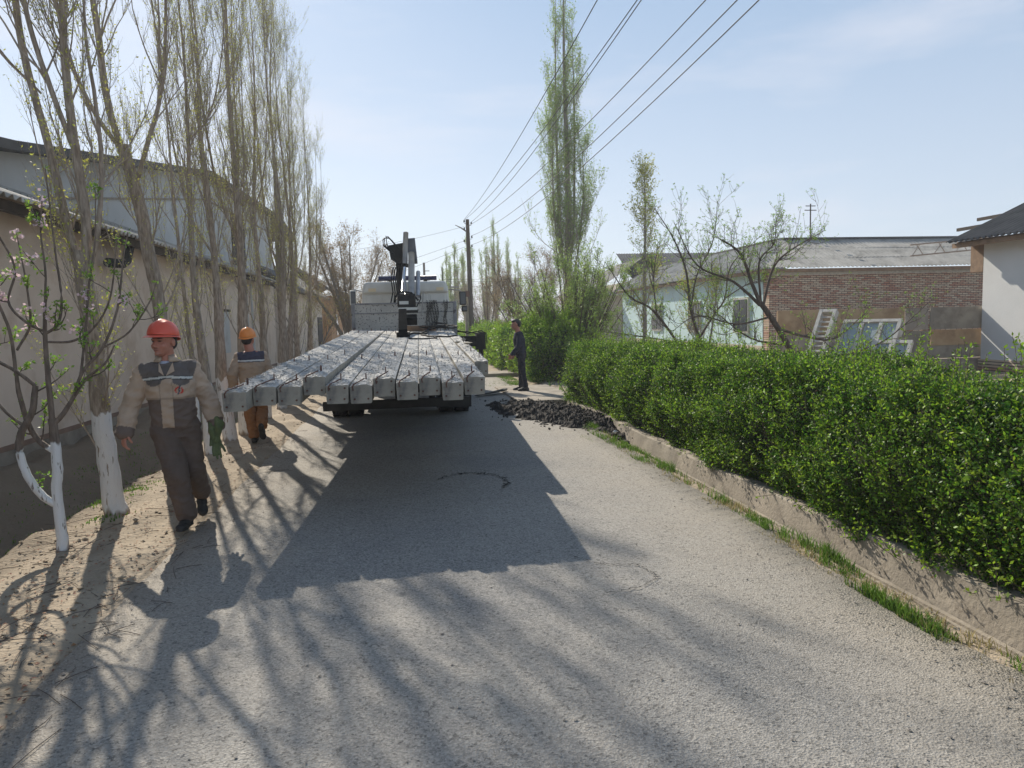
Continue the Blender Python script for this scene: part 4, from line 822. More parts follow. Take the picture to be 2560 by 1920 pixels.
# tree behind truck, left
BP3 = []
for k in range(9):
    a = rng.uniform(0, 6.28); l = rng.uniform(.8, 2.4); H = rng.uniform(3.8, 5.6); BP3.append(([(0, 0, 0), (.2*l*math.cos(a), .2*l*math.sin(a), .35*H), (.6*l*math.cos(a), .6*l*math.sin(a), .68*H), (l*math.cos(a), l*math.sin(a), H)], [.11, .075, .04, .01]))
tree('walnut_tree', (-2.1, 28.5, 0), 'bare spreading tree with brownish buds behind the left of the truck cab', BP3, 81, M_barkplain, M_brownbud, M_twig, 230, 1.25, 8, .6, 5, .26, ang=(.6, .6, .7), up=(1.1, .8, .5), leaf=.055, per=2, t1=(.3, .98))
tree('bare_shrub', (-3.0, 22.5, 0), 'bare branching shrub between the last poplar and the truck', [([(0,0,0),(-.2,0,.8),(-.5,0,1.8),(-.8,0,2.4)], [.05,.035,.02,.006]), ([(0,0,0),(.3,0,.8),(.7,.1,1.7),(1.1,.1,2.2)], [.05,.035,.02,.006]), ([(0,0,0),(.05,.2,1),(0,.2,2.4)], [.04,.025,.006])], 82, M_barkplain, M_bud, M_twigdark, 44, 1.1, 5, .5, 3, .2, ang=(.6, .6, .7), up=(.9, .7, .4), leaf=.03, per=1, t1=(.1, .98))
# far poplars down the road
fp = []
flab = ['pale far poplar left of the utility pole, farthest left', 'pale far poplar directly left of the utility pole', 'pale far poplar just right of the utility pole', 'tallest pale far poplar right of the utility pole', 'pale far poplar beside the tallest one, partly behind the bush', 'small pale far poplar low behind the twiggy tree', 'far poplar at the end of the road, left of the pole foot', 'far poplar at the end of the road, right of the pole foot']
for i, (x, y, h) in enumerate([(4.6, 66, 9.0), (6.0, 68, 9.8), (8.2, 72, 9.6), (9.9, 78, 13.0), (12.2, 84, 11.0), (14.0, 88, 9.5), (4.9, 84, 10.0), (7.6, 92, 10.5)]):
    if i < 3: o = tree('far_poplar', (x, y, 0), flab[i], [([(0,0,0),(0,0,h*.4),(.1,0,h)], [.15,.11,.02]), ([(0,0,1),(.3,.1,h*.4),(.35,.1,h*.85)], [.08,.07,.01]), ([(0,0,1),(-.35,.1,h*.4),(-.4,.1,h*.85)], [.08,.07,.01])], 90+i, M_barkplain, M_poplarleaf, M_twig, 90, 2.0, 8, .8, 4, .35, ang=(.4, .4, .5), up=(2.2, 1.5, .8), leaf=.10, per=2, t1=(.1, .97), group='far poplars down the road'); fp.append((o, h))
    else:
        s, hh = fp[i % 3]; o = copy_tree(s); o.location = (x, y, 0); o.rotation_euler = (0, 0, i*1.1); o.scale = (.95, .95, h/hh); o['label'] = flab[i]
# ------------------------------------------------------------------ hedges
def hedge(name, label, x0, x1, y0, y1, ztop, zbot, seed, n, leaf, shoots=120, leafm=(M_leafA, M_leafA2), front_only=False, zfun=None, loc=(0, 0, 0)):
    rng = np.random.default_rng(seed); root = empty(name, ((x0+x1)/2, (y0+y1)/2, 0), label, 'hedge'); off = -np.array(root.location)
    Zt = (lambda y: ztop+.05*vnoise(y*1.3, y*0, seed)+.03*vnoise(y*4, y*0, seed+1)) if zfun is None else zfun
    def surf(m, which):
        y = rng.uniform(y0, y1, m); u = rng.uniform(0, 1, m)
        zt = Zt(y)
        if which == 0:
            z = zbot+u*(zt-zbot); bulge = -.16*np.sin(np.pi*np.clip((z-zbot)/(zt-zbot), 0, 1))+.14*((z-zbot)/(zt-zbot))**3
            x = x0+bulge+.11*vnoise(y*2.1, z*2.6, seed+2)+.04*vnoise(y*7, z*7, seed+3); nrm = np.stack([-np.ones(m), 0*y, .25+0*y], 1)
        elif which == 1:
            x = x0+.06+u*(x1-x0-.1); z = zt+.05*vnoise(x*4, y*3, seed+4)-.10*np.clip(.15-u, 0, 1)/.15; nrm = np.stack([0*y, 0*y, np.ones(m)], 1)
        elif which == 2:
            x = x1+.05*vnoise(y*3, u*3, seed+5); z = zbot+u*(zt-zbot); nrm = np.stack([np.ones(m), 0*y, 0*y], 1)
        else:
            e = rng.random(m) < .5; x = x0+u*(x1-x0); y = np.where(e, y0, y1)+.06*vnoise(x*5, u*5, seed+6); zt = Zt(y); z = zbot+rng.uniform(0, 1, m)*(zt-zbot); nrm = np.stack([0*y, np.where(e, -1., 1.), 0*y], 1)
        return np.stack([x, y, z], 1), nrm
    H = ztop-zbot; Ly = y1-y0; D = x1-x0; w_ = np.array([H*Ly, D*Ly*.8, H*Ly*.25, 2*H*D]); w_ = w_/w_.sum(); nl = 8; ns = n//nl
    C, Nn = zip(*[surf(int(ns*q), k) for k, q in enumerate(w_)]); C = np.concatenate(C); Nn = np.concatenate(Nn)
    gap = vnoise(C[:, 1]*3.3, C[:, 2]*3.7+C[:, 0]*2, seed+9)+.5*vnoise(C[:, 1]*9, C[:, 2]*9, seed+10)
    depth = rng.exponential(.055, len(C))+.20*np.clip(.15-gap, 0, 1.2); C = C-norm(Nn)*depth[:, None]
    dirn = norm(Nn*.8+rng.normal(size=C.shape)*.55+[0, 0, .75]); L = rng.uniform(.05, .14, len(C))
    S = C[:, None]+dirn[:, None]*L[:, None, None]*np.linspace(0, 1, 4)[None, :, None]
    tw = MB(); V, F = tubes(S[::2]+off, np.full((len(S[::2]), 4), .0014), 3); tw.add(V, F)
    idx = np.repeat(np.arange(len(C)), nl); t = np.tile(np.linspace(.1, 1, nl), len(C)); p = C[idx]+dirn[idx]*(L[idx]*t)[:, None]
    U = norm(dirn[idx]*.6+rng.normal(size=p.shape)*.8); new = rng.random(len(p)) < np.clip(.2+.6*(t-.5), 0, 1)
    # leaf size grows slightly with the length of the hedge away from the street end
    sz = leaf*rng.uniform(.6, 1.25, len(p))
    a = MB(); V, F = leafq(rng, p[~new]+off, sz[~new], .5, U[~new]); a.add(V, F, 0); V, F = leafq(rng, p[new]+off, sz[new], .5, U[new]); a.add(V, F, 1)
    m = int(n/45); dd = rng.integers(0, len(C), m); V, F = leafq(rng, C[dd]+off+rng.normal(0, .03, (m, 3)), leaf*rng.uniform(.5, 1, m), .45); a.add(V, F, 2)
    # side shoots that break the clipped outline
    m = int(Ly*H*34); q, nq = surf(m, 0); Pq = grow(rng, q, norm(nq+rng.normal(0, .5, (m, 3))+[0, 0, .5]), rng.uniform(.10, .26, m), 5, .35, .10)
    V, F = tubes(Pq+off, np.full((m, 5), .002), 3); tw.add(V, F); V, F = leaves_on(rng, Pq+off, 11, leaf*1.2, asp=.5); a.add(V, F, 1)
    # long upright shoots on top
    m = shoots; q, _ = surf(m, 1); Ls = rng.uniform(.10, .34, m)*(1+.5*(vnoise(q[:, 1]*2, q[:, 0], 3) > .3)); Pq = grow(rng, q-[0, 0, .1], np.tile([0, 0, 1.], (m, 1))+rng.normal(0, .15, (m, 3)), Ls+.1, 6, .3, .05)
    V, F = tubes(Pq+off, np.full((m, 6), .0022), 3); tw.add(V, F); V, F = leaves_on(rng, Pq+off, 26, leaf*1.15, asp=.45); a.add(V, F, 1)
    a.build('leaves', list(leafm)+[M_leafdead], root)
    # stems inside
    m = int(Ly*26); ys0 = rng.uniform(y0+.05, y1-.05, m); st = np.stack([rng.uniform(x0+.12, x1-.1, m), ys0, np.full(m, zbot-.2)], 1)
    P = grow(rng, st, np.stack([rng.normal(-.12, .3, m), rng.normal(0, .3, m), np.ones(m)], 1), rng.uniform(.5, 1., m)*(H+.1), 7, .5, .12); V, F = tubes(P+off, rad(np.full(m, .009), np.full(m, .003), 7), 4); tw.add(V, F)
    p, d, r, t = sprout(rng, P, np.full(P.shape[:2], .004), 5, .15, .95, .8); Q = grow(rng, p, d, rng.uniform(.1, .35, len(p)), 4, .4, .15); V, F = tubes(Q+off, np.full((len(Q), 4), .002), 3); tw.add(V, F)
    tw.build('stems', M_twigdark, root)
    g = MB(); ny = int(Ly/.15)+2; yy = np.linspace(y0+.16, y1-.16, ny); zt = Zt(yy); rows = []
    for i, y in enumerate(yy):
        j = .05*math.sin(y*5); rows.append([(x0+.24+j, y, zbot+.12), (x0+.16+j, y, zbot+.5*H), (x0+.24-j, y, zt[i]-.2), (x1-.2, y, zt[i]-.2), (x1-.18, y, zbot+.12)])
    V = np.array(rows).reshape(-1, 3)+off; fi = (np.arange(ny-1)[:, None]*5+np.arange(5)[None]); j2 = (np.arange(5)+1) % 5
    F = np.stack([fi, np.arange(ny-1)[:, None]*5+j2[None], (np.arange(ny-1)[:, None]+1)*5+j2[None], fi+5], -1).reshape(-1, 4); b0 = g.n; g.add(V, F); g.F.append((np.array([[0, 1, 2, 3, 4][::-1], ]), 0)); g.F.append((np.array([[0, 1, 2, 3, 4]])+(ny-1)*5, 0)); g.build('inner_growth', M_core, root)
    return root
hedge('privet_hedge', 'long dense bright green clipped hedge along the right side of the road', 3.36, 4.65, 1.6, 14.7, 1.25, .03, 500, 500000, .028, 300)
hedge('privet_hedge', 'bright green hedge beyond the standing man running into the distance', 3.35, 4.5, 24.2, 60, 1.50, .05, 501, 60000, .075, 200)
hedge('privet_hedge', 'tall loose green shrub mass just behind the standing man', 3.45, 4.9, 18.9, 23.6, 1.55, .05, 502, 70000, .05, 700, zfun=lambda y: 1.25+.55*np.exp(-((y-20.6)/1.1)**2)+.10*vnoise(y*3, y*0, 5)-.5*np.exp(-((y-18.7)/.5)**2))
# ------------------------------------------------------------------ concrete posts on the truck
TK, TM = .030, .036          # sideways and upward drift of the load per metre forward
rng = np.random.default_rng(70)
zn = [1.222, 1.242, 1.234, 1.306, 1.228, 1.218, 1.268, 1.240, 1.260, 1.216, 1.252, 1.285]
yn = [6.20, 6.40, 6.42, 6.52, 6.42, 6.46, 6.50, 6.40, 6.52, 6.44, 6.50, 8.5]
posts = []
for k in range(12):
    xa = -1.545+.2052*k; xb = -1.226+.1917*k; zf = 1.640-.0055*k
    if k == 11: xa = .80
    posts.append((xa, .201 if k < 11 else .17, yn[k], zn[k], xb, .188, zf))
plab = ['leftmost concrete post, its end jutting nearest to the camera on the truck', 'second concrete post from the left on the truck bed', 'third concrete post from the left, just left of the raised one', 'fourth concrete post from the left, raised above its neighbours',
 'fifth concrete post from the left, just right of the raised one', 'sixth concrete post from the left on the truck bed', 'seventh concrete post, the higher square end near the middle of the load', 'eighth concrete post from the left, set lower than both its neighbours', 'ninth concrete post, third full end face from the right', 'tenth concrete post, the lower end next to the rightmost full one', 'rightmost concrete post whose end face shows in full', 'short-looking concrete post set back at the far right edge of the load']
def post(i, xa, wd, ye, zt, xb, wb, zf):
    TK = ((xb+wb/2)-(xa+wd/2))/(17-ye); TM = (zf-zt)/(17-ye)
    root = empty('concrete_post', (xa+wd/2, ye, zt), plab[i], 'concrete post', 'concrete posts loaded on the truck')
    L = 16.95-ye+rng.uniform(-.25, .02); H = .172; r = np.random.default_rng(900+i); M = 150; K = 9
    s = np.concatenate([np.linspace(0, .5, 24), np.linspace(.53, L, M)]); ch = .007
    sec = []
    a = np.linspace(-1, 1, K)
    ph = r.uniform(0, 9)
    rows = []
    for q in s:
        wq = wd+(wb-wd)*q/L
        tz = .006*vnoise(a*4+ph, a*0+q*2.2, i)+.0045*vnoise(a*13, a*0+q*7, i+20); edge = .008*abs(math.sin(q*5+ph))*0
        if q < .12: tz = tz-.012*(1-q/.12)*(.7+.25*vnoise(a*3+ph, a*0, i+3))*np.clip(1.2-.6*np.abs(a),.5,1)
        tz[0] -= .008+.006*r.random(); tz[-1] -= .008+.006*r.random()
        sw = wq/2-.002
        top_ = [(a[k]*sw, tz[k]) for k in range(K)]
        side = [(sw-.002, -.05), (sw-.006, -H+ch), (sw-.006-ch, -H), (-sw+.006+ch, -H), (-sw+.006, -H+ch), (-sw+.002, -.05)]
        rows.append([(x+TK*q, q, z+TM*q) for x, z in top_+side])
    n = K+6; V = np.array(rows).reshape(-1, 3); m = len(s); fi = np.arange(m-1)[:, None]*n; j = np.arange(n)[None]; j2 = (j+1) % n
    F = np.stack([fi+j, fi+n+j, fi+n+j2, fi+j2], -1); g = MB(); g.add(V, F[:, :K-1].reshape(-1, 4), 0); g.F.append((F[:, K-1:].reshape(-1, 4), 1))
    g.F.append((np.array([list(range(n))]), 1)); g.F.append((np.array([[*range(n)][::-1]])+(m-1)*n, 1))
    # crumbs of spilled cement along the cast face
    N = 420; q = np.abs(r.normal(0, 3.2, N)); q = q[q < L]; q = np.concatenate([q, r.uniform(0, .18, 50)]); N = len(q); xx = r.uniform(-.92, .92, N)*wd/2
    for k in range(N):
        sz = r.uniform(.003, .011); g.add(ic*sz*r.uniform(.6, 1.6, 3)*[1, 1.3, .7]+[xx[k]+TK*q[k], q[k], TM*q[k]+sz*.2], icf, 0)
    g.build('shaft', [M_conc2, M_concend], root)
    def loop(y, hgt=.065, x=0, ang=None):
        g = MB(); an = r.uniform(-.3, .3) if ang is None else ang; w2 = .016; pts = []
        for t in np.linspace(0, 1, 9):
            z = hgt*min(1, math.sin(math.pi*t)*1.5); u = -w2+2*w2*t; pts.append((x+TK*y+u*math.sin(an), y+u*math.cos(an), z+TM*y-.01))
        g.tube(pts, .0055, 6); g.build('lifting_loop', M_rust, root, True)
    loop(.42+r.uniform(-.08, .1), x=r.uniform(-.02, .02)); loop(2.35+r.uniform(-.1, .1)+(6.9-ye)*.5, x=r.uniform(-.02, .02)); loop(L-.5)
    if r.random() < .5: loop(L-1.6)
    # bent earthing bar at the end
    if i != 11:
        g = MB(); x0 = -wd*.36 if i != 9 else -wd*.3; ln = r.uniform(.16, .34)
        g.tube([(x0+.004, -.02, -.052), (x0, -.022, -.02), (x0+.012, .0, .004), (x0+.045, .09, .016), (x0+.06+.14*ln, ln, .026+TM*ln)], .0062, 6); g.build('end_bar', M_rust, root, True)
    for sx in (-1, 1):
        for (xx_, zz_) in ((sx*wd*.31, -H*.76), (sx*wd*.33, -H*.2)):
            if zz_ > -.08 and r.random() < .55: continue
            g = MB(); g.tube([(xx_, .01, zz_), (xx_+r.normal(0, .002), -.004-.006*r.random(), zz_)], .009, 7); g.build('strand_end', M_rust, root)
for i, a in enumerate(posts): post(i, *a)

# ------------------------------------------------------------------ crane truck
M_matte = mat('matte_black_steel', (.012, .012, .012), (.02, .02, .02), 6, 1., spec=0)
tr = empty('crane_truck', (-.1, 14.5, 0), 'white flatbed crane truck seen from behind, loaded with concrete posts', 'truck')
def tp(mb, name, m, smooth=False, parent=None):
    o = mb.build(name, m, None, smooth); p = parent or tr; o.parent = p
    o.matrix_parent_inverse = Matrix.Translation(-Vector(tr.location)) if p is tr else Matrix.Identity(4); return o
bz = lambda y: 1.02+TM*(y-6.4)+.0   # underside of the load / top of the deck
cxl = lambda y: .0+TK*(y-17.2)      # centre line
g = MB(); y0, y1 = 10.95, 17.2
V = [(cxl(y)+s*1.235, y, bz(y)+dz) for y in (y0, y1) for s in (-1, 1) for dz in (-.005, -.14)]
g.add(V, [[0, 2, 6, 4], [1, 5, 7, 3], [0, 1, 3, 2], [4, 6, 7, 5], [0, 4, 5, 1], [2, 3, 7, 6]]); tp(g, 'deck', M_grime)
g = MB()
for s in (-1, 1):
    V0 = (cxl(y0)+s*1.245, y0, bz(y0)-.05); V1 = (cxl(y1)+s*1.245, y1, bz(y1)-.05); g.beam(V0, V1, .03, .17)
tp(g, 'side_rail', M_board)
g = MB()
for s in (-1, 1): g.beam((cxl(11)+s*.42, 11.2, .83), (cxl(20)+s*.42, 20.4, .98), .09, .26)
for y in np.arange(11.4, 17, .8): g.beam((cxl(y)-1.1, y, bz(y)-.20), (cxl(y)+1.1, y, bz(y)-.20), .08, .12)
tp(g, 'chassis', M_grime)
g = MB(); g.box((-1.40, 11.95, .34), (1.04, 12.05, .49)); g.box((-.75, 12.05, .4), (-.65, 12.3, .95)); g.box((.35, 12.05, .4), (.45, 12.3, .95)); tp(g, 'underrun_bar', M_grime)
g = MB()
for y in (17.17,):
    g.box((-1.235, 17.17, bz(17.2)-.1), (1.215, 17.215, 2.215))
tp(g, 'headboard', M_board)
g = MB(); g.box((-1.245, 17.15, 2.215), (1.225, 17.235, 2.25)); g.box((-1.25, 17.14, 1.2), (-1.17, 17.24, 2.215)); g.box((1.145, 17.14, 1.2), (1.225, 17.24, 2.215)); g.box((-1.17, 17.155, 2.0), (1.145, 17.17, 2.02))
tp(g, 'headboard_frame', mat('frame_paint', (.30, .30, .31), (.2, .2, .21), 6, .6, c3=(.06, .05, .05), scale3=10, f3=(.58, .62)))
def wheel(x, y, r, w, dual):
    g = MB(); n = 40; pr = [(-w/2, r*.62), (-w/2, r*.93), (-w/2+.03, r), (w/2-.03, r), (w/2, r*.93), (w/2, r*.62)]
    a = np.arange(n)*2*np.pi/n; V = np.array([[(px_, rr*math.cos(t), rr*math.sin(t)) for px_, rr in pr] for t in a]).reshape(-1, 3)
    m = len(pr); i = np.arange(n)[:, None]*m; i2 = ((np.arange(n)+1) % n)[:, None]*m; j = np.arange(m-1)[None]
    g.add(V, np.stack([i+j, i2+j, i2+j+1, i+j+1], -1).reshape(-1, 4))
    for k in range(n):
        t = a[k]; 
        for s in (-1, 1): g.beam((s*w*.12, (r+.001)*math.cos(t), (r+.001)*math.sin(t)), (s*w*.46, (r+.001)*math.cos(t+.08), (r+.001)*math.sin(t+.08)), .05, .012, 0, up=(0, math.cos(t), math.sin(t)))
    wo = g.build('wheel', M_rubber, tr); wo.location = Vector((x, y, r))-tr.location
    g = MB(); g.tube([(-w/2+.02, 0, 0), (-.05, 0, 0), (.05, 0, 0), (w/2-.02, 0, 0)], [r*.63, r*.45, r*.45, r*.63], 28); g.tube([(-w/2-.03, 0, 0), (w/2+.03, 0, 0)], .10, 12)
    g.build('rim', M_greypaint, wo)
for y in (13.95,):
    wheel(-1.30, y, .49, .27, 1); wheel(-1.0, y, .49, .27, 1); wheel(.72, y+.0, .49, .27, 1); wheel(1.02, y, .49, .27, 1)
wheel(-1.0, 19.4, .48, .28, 0); wheel(1.05, 19.4, .48, .28, 0)
g = MB(); g.tube([(-1.3, 13.95, .49), (1.0, 13.95, .49)], .09, 10); g.tube([(-.25, 13.95, .5), (.05, 13.95, .5)], .22, 12); tp(g, 'rear_axle', M_grime)
g = MB(); g.box((.50, 12.95, .20), (1.14, 12.97, .95)); tp(g, 'mudflap', M_rubber); g = MB(); g.box((-1.42, 13.0, .35), (-.85, 13.02, .95)); tp(g, 'mudflap', M_rubber)
g = MB(); g.box((-1.05, 15.0, .5), (-.5, 16.2, .95)); g.tube([(.75, 15.1, .72), (.75, 16.3, .72)], .26, 16); tp(g, 'fuel_tank', M_grime)
# cab
def rbox(g, lo, hi, r=.08, seg=3, taper=0):
    bm = bmesh.new(); bmesh.ops.create_cube(bm, size=1)
    for v in bm.verts:
        for i in range(3): v.co[i] = lo[i]+(v.co[i]+.5)*(hi[i]-lo[i])
        if taper and v.co.z > (lo[2]+hi[2])/2: v.co.x += (-taper if v.co.x > (lo[0]+hi[0])/2 else taper)
    bmesh.ops.bevel(bm, geom=list(bm.edges), offset=r, segments=seg, profile=.6, affect='EDGES'); bm.verts.index_update()
    V = [v.co[:] for v in bm.verts]; b0 = g.n; first = True
    g.V.append(np.array(V)); g.n += len(V); g.C.append(np.ones((len(V), 3)))
    byn = {}
    for f in bm.faces: byn.setdefault(len(f.verts), []).append([v.index for v in f.verts])
    for k, fs in byn.items(): g.F.append((np.array(fs)+b0, 0))
    bm.free()
g = MB(); rbox(g, (-1.14, 18.2, .85), (1.20, 20.35, 2.72), .10, 3, .10); cab = tp(g, 'cab', M_truckw)
g = MB(); rbox(g, (-1.06, 18.12, 2.50), (1.12, 20.1, 2.80), .09, 3, .07); tp(g, 'roof_cap', M_truckw)
g = MB()
for x0, x1 in ((-.95, -.56), (-.50, -.12), (.22, .58), (.64, 1.02)): rbox(g, (x0, 18.178, 1.5), (x1, 18.22, 2.46), .016, 2)
tp(g, 'rear_panel', M_truckw)
g = MB(); g.box((-.88, 18.095, 2.56), (-.70, 18.13, 2.64)); g.box((.80, 18.095, 2.56), (.98, 18.13, 2.64)); tp(g, 'marker_lamp', mat('lamp_lens', (.75, .62, .40), None, rough=.3))
g = MB(); g.tube([(-.64, 18.5, 2.90), (.83, 18.5, 2.90)], .062, 14); tp(g, 'roof_tube', M_navyp, True)
g = MB()
for x in (-.35, .55): g.box((x-.04, 18.45, 2.78), (x+.04, 18.55, 2.87))
g.tube([(1.0, 18.9, 2.75), (1.0, 18.9, 3.2)], .012, 5); tp(g, 'roof_bracket', M_black)
def mirror(x, z, sx, nm='mirror', w=.16, h=.36):
    g = MB(); rbox(g, (x-w/2, 18.9, z-h/2), (x+w/2, 18.98, z+h/2), .03, 2); o = tp(g, nm, M_truckw if sx < 0 else M_black)
    g = MB(); g.box((x-w/2+.03, 18.893, z-h/2+.03), (x+w/2-.015, 18.897, z+h/2-.03)); o2 = g.build('mirror_glass', M_darkglass, o)
    return o
mirror(-1.32, 2.45, -1, w=.17, h=.38); mirror(1.52, 2.38, 1, w=.18, h=.36); mirror(1.56, 2.10, 1, w=.16, h=.15)
g = MB(); g.tube([(-1.08, 18.95, 2.6), (-1.30, 18.95, 2.66), (-1.33, 18.95, 2.6)], .018, 6); g.tube([(1.15, 18.95, 2.62), (1.42, 18.95, 2.6), (1.55, 18.95, 2.5), (1.6, 18.95, 2.0)], .018, 6); g.box((1.2, 18.9, 2.66), (1.42, 18.98, 2.69)); tp(g, 'mirror_arm', M_greypaint)
# outrigger
g = MB(); g.box((-1.6, 17.55, 1.14), (1.78, 17.85, 1.40)); tp(g, 'outrigger_beam', M_black)
g = MB(); g.box((1.72, 17.5, 1.06), (1.94, 17.9, 1.48)); g.tube([(1.84, 17.7, 1.5), (1.84, 17.7, .78)], .06, 10); g.tube([(1.84, 17.7, .82), (1.84, 17.7, .76)], .10, 10); tp(g, 'outrigger_leg', M_black)
g = MB(); g.tube([(1.2, 17.5, 1.56), (1.5, 17.48, 1.47), (1.84, 17.5, 1.53), (1.96, 17.55, 1.46), (1.98, 17.55, 1.2)], .013, 5); g.tube([(1.2, 17.52, 1.52), (1.5, 17.5, 1.51), (1.8, 17.5, 1.44)], .013, 5); tp(g, 'outrigger_hose', M_black, True)
# knuckle crane
g = MB(); g.box((-.42, 17.45, .95), (.42, 17.95, 1.5)); g.tube([(.02, 17.7, 1.5), (.02, 17.7, 2.1)], .21, 16); g.beam((-.06, 17.7, 1.9), (-.07, 17.75, 3.45), .22, .30, up=(0, 1, 0)); tp(g, 'crane_column', M_black)
g = MB(); prism(g, [(-.34, 3.62), (-.30, 3.34), (-.12, 3.2), (.07, 3.2), (.09, 3.62), (.02, 3.68)], 1, 17.45, 18.0); tp(g, 'crane_knuckle', M_black)
g = MB(); g.tube([(.09, 17.35, 3.90), (.06, 17.2, 3.52), (.04, 17.15, 3.10)], .062, 14); tp(g, 'lift_cylinder', M_greypaint, True)
g = MB(); g.tube([(.04, 17.15, 3.16), (.03, 17.15, 3.08)], .085, 14); tp(g, 'cylinder_collar', M_black)
g = MB(); g.tube([(.035, 17.15, 3.10), (-.05, 16.3, 2.42)], .040, 12); tp(g, 'piston_rod', M_chrome, True)
g = MB(); g.tube([(.02, 16.9, 2.82), (.02, 16.4, 2.40)], .03, 8); g.tube([(.34, 17.1, 2.95), (.30, 16.3, 2.35)], .05, 10); tp(g, 'side_cylinder', mat('light_steel', (.55, .56, .58), (.4, .4, .42), 4, .35, metal=.4), True)
g = MB(); g.beam((.20, 17.5, 3.75), (.24, 17.35, 3.2), .20, .22, up=(0, 1, 0)); tp(g, 'boom_head', mat('dark_steel', (.14, .14, .15), (.09, .09, .10), 5, .5))  # boom head in plain dark grey steel
g = MB(); g.tube([(.20, 17.2, 3.4), (.18, 16.9, 2.95), (.15, 16.2, 2.25)], [.075, .075, .07], 14); tp(g, 'boom', M_greypaint, True)
g = MB(); rbox(g, (-.16, 15.85, 2.08), (.24, 16.2, 2.40), .04, 2); g.box((-.13, 15.8, 1.98), (.28, 15.95, 2.06)); g.tube([(-.2, 15.9, 2.33), (-.1, 15.9, 2.45), (.15, 15.9, 2.42), (.3, 15.9, 2.25)], .025, 6); tp(g, 'joint_block', M_black)
g = MB(); g.box((-.12, 15.84, 2.17), (.08, 15.849, 2.24)); g.box((-.15, 15.78, 2.04), (.27, 15.80, 2.10)); tp(g, 'name_plate', M_truckw)
g = MB(); g.beam((-.055, 15.6, 2.0), (-.055, 13.7, 1.56), .17, .14); g.beam((.12, 15.6, 1.88), (.12, 15.2, 1.78), .25, .14); tp(g, 'stick', M_matte)
g = MB(); g.box((-.14, 13.5, 1.49), (.03, 13.75, 1.64)); g.tube([(-.18, 13.6, 1.54), (.07, 13.6, 1.54)], .05, 10); tp(g, 'stick_end', M_matte)
g = MB()
for k, (dx, dy) in enumerate(((0, 0), (.05, .02), (.09, -.02))):
    g.tube([(-.12+dx*.3, 17.4+dy, 3.55), (-.25-dx, 17.3, 3.72+dx), (-.38-dx*.8, 17.25, 3.82-dx), (-.36-dx, 17.3, 3.6), (-.2, 17.35, 3.38)], .016, 6)
for k in range(4):
    x = -.30+.05*k; g.tube([(x+.06, 17.45, 3.1), (x, 17.35, 2.8), (x+.03, 17.3, 2.5), (x-.04+.03*(k % 2), 17.3, 2.2), (x-.08, 17.35, 1.9)], .017, 6)
g.tube([(-.08, 16.9, 2.6), (-.18, 16.4, 2.3), (-.1, 16.0, 2.3)], .015, 6); g.tube([(.3, 16.8, 2.7), (.36, 16.2, 2.3), (.25, 16, 2.1)], .015, 6)
tp(g, 'hydraulic_hose', M_black, True)
g = MB(); g.tube([(.36, 16.0, 1.9), (.42, 16.05, 2.45)], .016, 6); tp(g, 'control_lever', M_greypaint)
# chains over the headboard
def chain(x, n, z0, seed):
    r = np.random.default_rng(seed); g = MB(); t = np.linspace(0, 2*np.pi, 11)
    for k in range(n):
        for side in (0,):
            c = np.array([x+r.normal(0, .004)+.02*math.sin(k*.4+seed), 17.12, z0-.038*k]); a = (k % 2)*math.pi/2+r.normal(0, .2)
            pts = [c+np.array([.016*math.cos(q)*math.cos(a), .016*math.cos(q)*math.sin(a), .027*math.sin(q)]) for q in t]; g.tube(pts, .0055, 5, cap=False)
    return g
for k, (x, n) in enumerate(((.52, 24), (.57, 25), (.62, 26), (.67, 25), (.715, 25), (.76, 26), (.93, 24), (.98, 25))):
    g = chain(x, n, 2.26, k); tag(g.build('chain', M_black), ['leftmost', 'second', 'third', 'fourth', 'fifth', 'sixth'][k]+' strand of the bunched black chains hanging over the headboard' if k < 6 else ('left' if k == 6 else 'right')+' strand of the separate chain pair at the right end of the headboard', 'chain', 'chains hanging over the headboard')
g = MB()
for k in range(5): g.tube([(.30+.14*k, 17.1, 2.27), (.36+.14*k, 17.1, 2.30), (.42+.14*k, 17.1, 2.27)], .03, 6)
# cable coil on the load
g = MB(); r = np.random.default_rng(5); pts = []
zl = lambda y: 1.222+TM*(y-6.4)
for k in range(90):
    t = k/89; a = t*math.pi*2*3.4; R = .26+.10*math.sin(a*.37+1); pts.append((.62+R*math.cos(a)+.15*t, 15.9+R*1.5*math.sin(a)-.3*t, zl(15.9)+.06+.06*abs(math.sin(a*.7))))
pts += [(.45, 14.8, zl(14.8)+.03), (.3, 14.2, zl(14.2)+.02), (.42, 13.6, zl(13.6)+.02), (.75, 13.2, zl(13.2)+.02), (.95, 13.4, zl(13.4)+.03)]
g.tube(pts, .017, 6); g.tube([(.0, 13.9, zl(14)+.03), (.15, 14.3, zl(14.3)+.05), (.3, 14.2, zl(14.2)+.04), (.45, 15.2, zl(15)+.06), (.6, 15.8, zl(15.8)+.2), (.9, 16, zl(16)+.15)], .022, 6)
g.tube([(.05, 12.9, zl(13)+.02), (.3, 12.75, zl(12.8)+.02), (.55, 12.9, zl(12.9)+.02), (.5, 13.5, zl(13.5)+.02)], .014, 6)
tag(g.build('cable', M_black, smooth=True), 'loose coiled black cable lying on the far end of the concrete posts', 'cable')
g = MB(); g.beam((.05, 16.2, zl(16.2)+.06), (.65, 16.0, zl(16)+.06), .12, .12); tag(g.build('timber_block', M_wood), 'short brown timber block on the load at the foot of the headboard', 'timber')
g = MB(); g.add(ic*np.array([.11, .09, .07])+[.47, 15.5, zl(15.5)+.05], icf); tag(g.build('cloth_bundle', M_rust), 'small brown rag bundle beside the timber block on the load', 'rag')
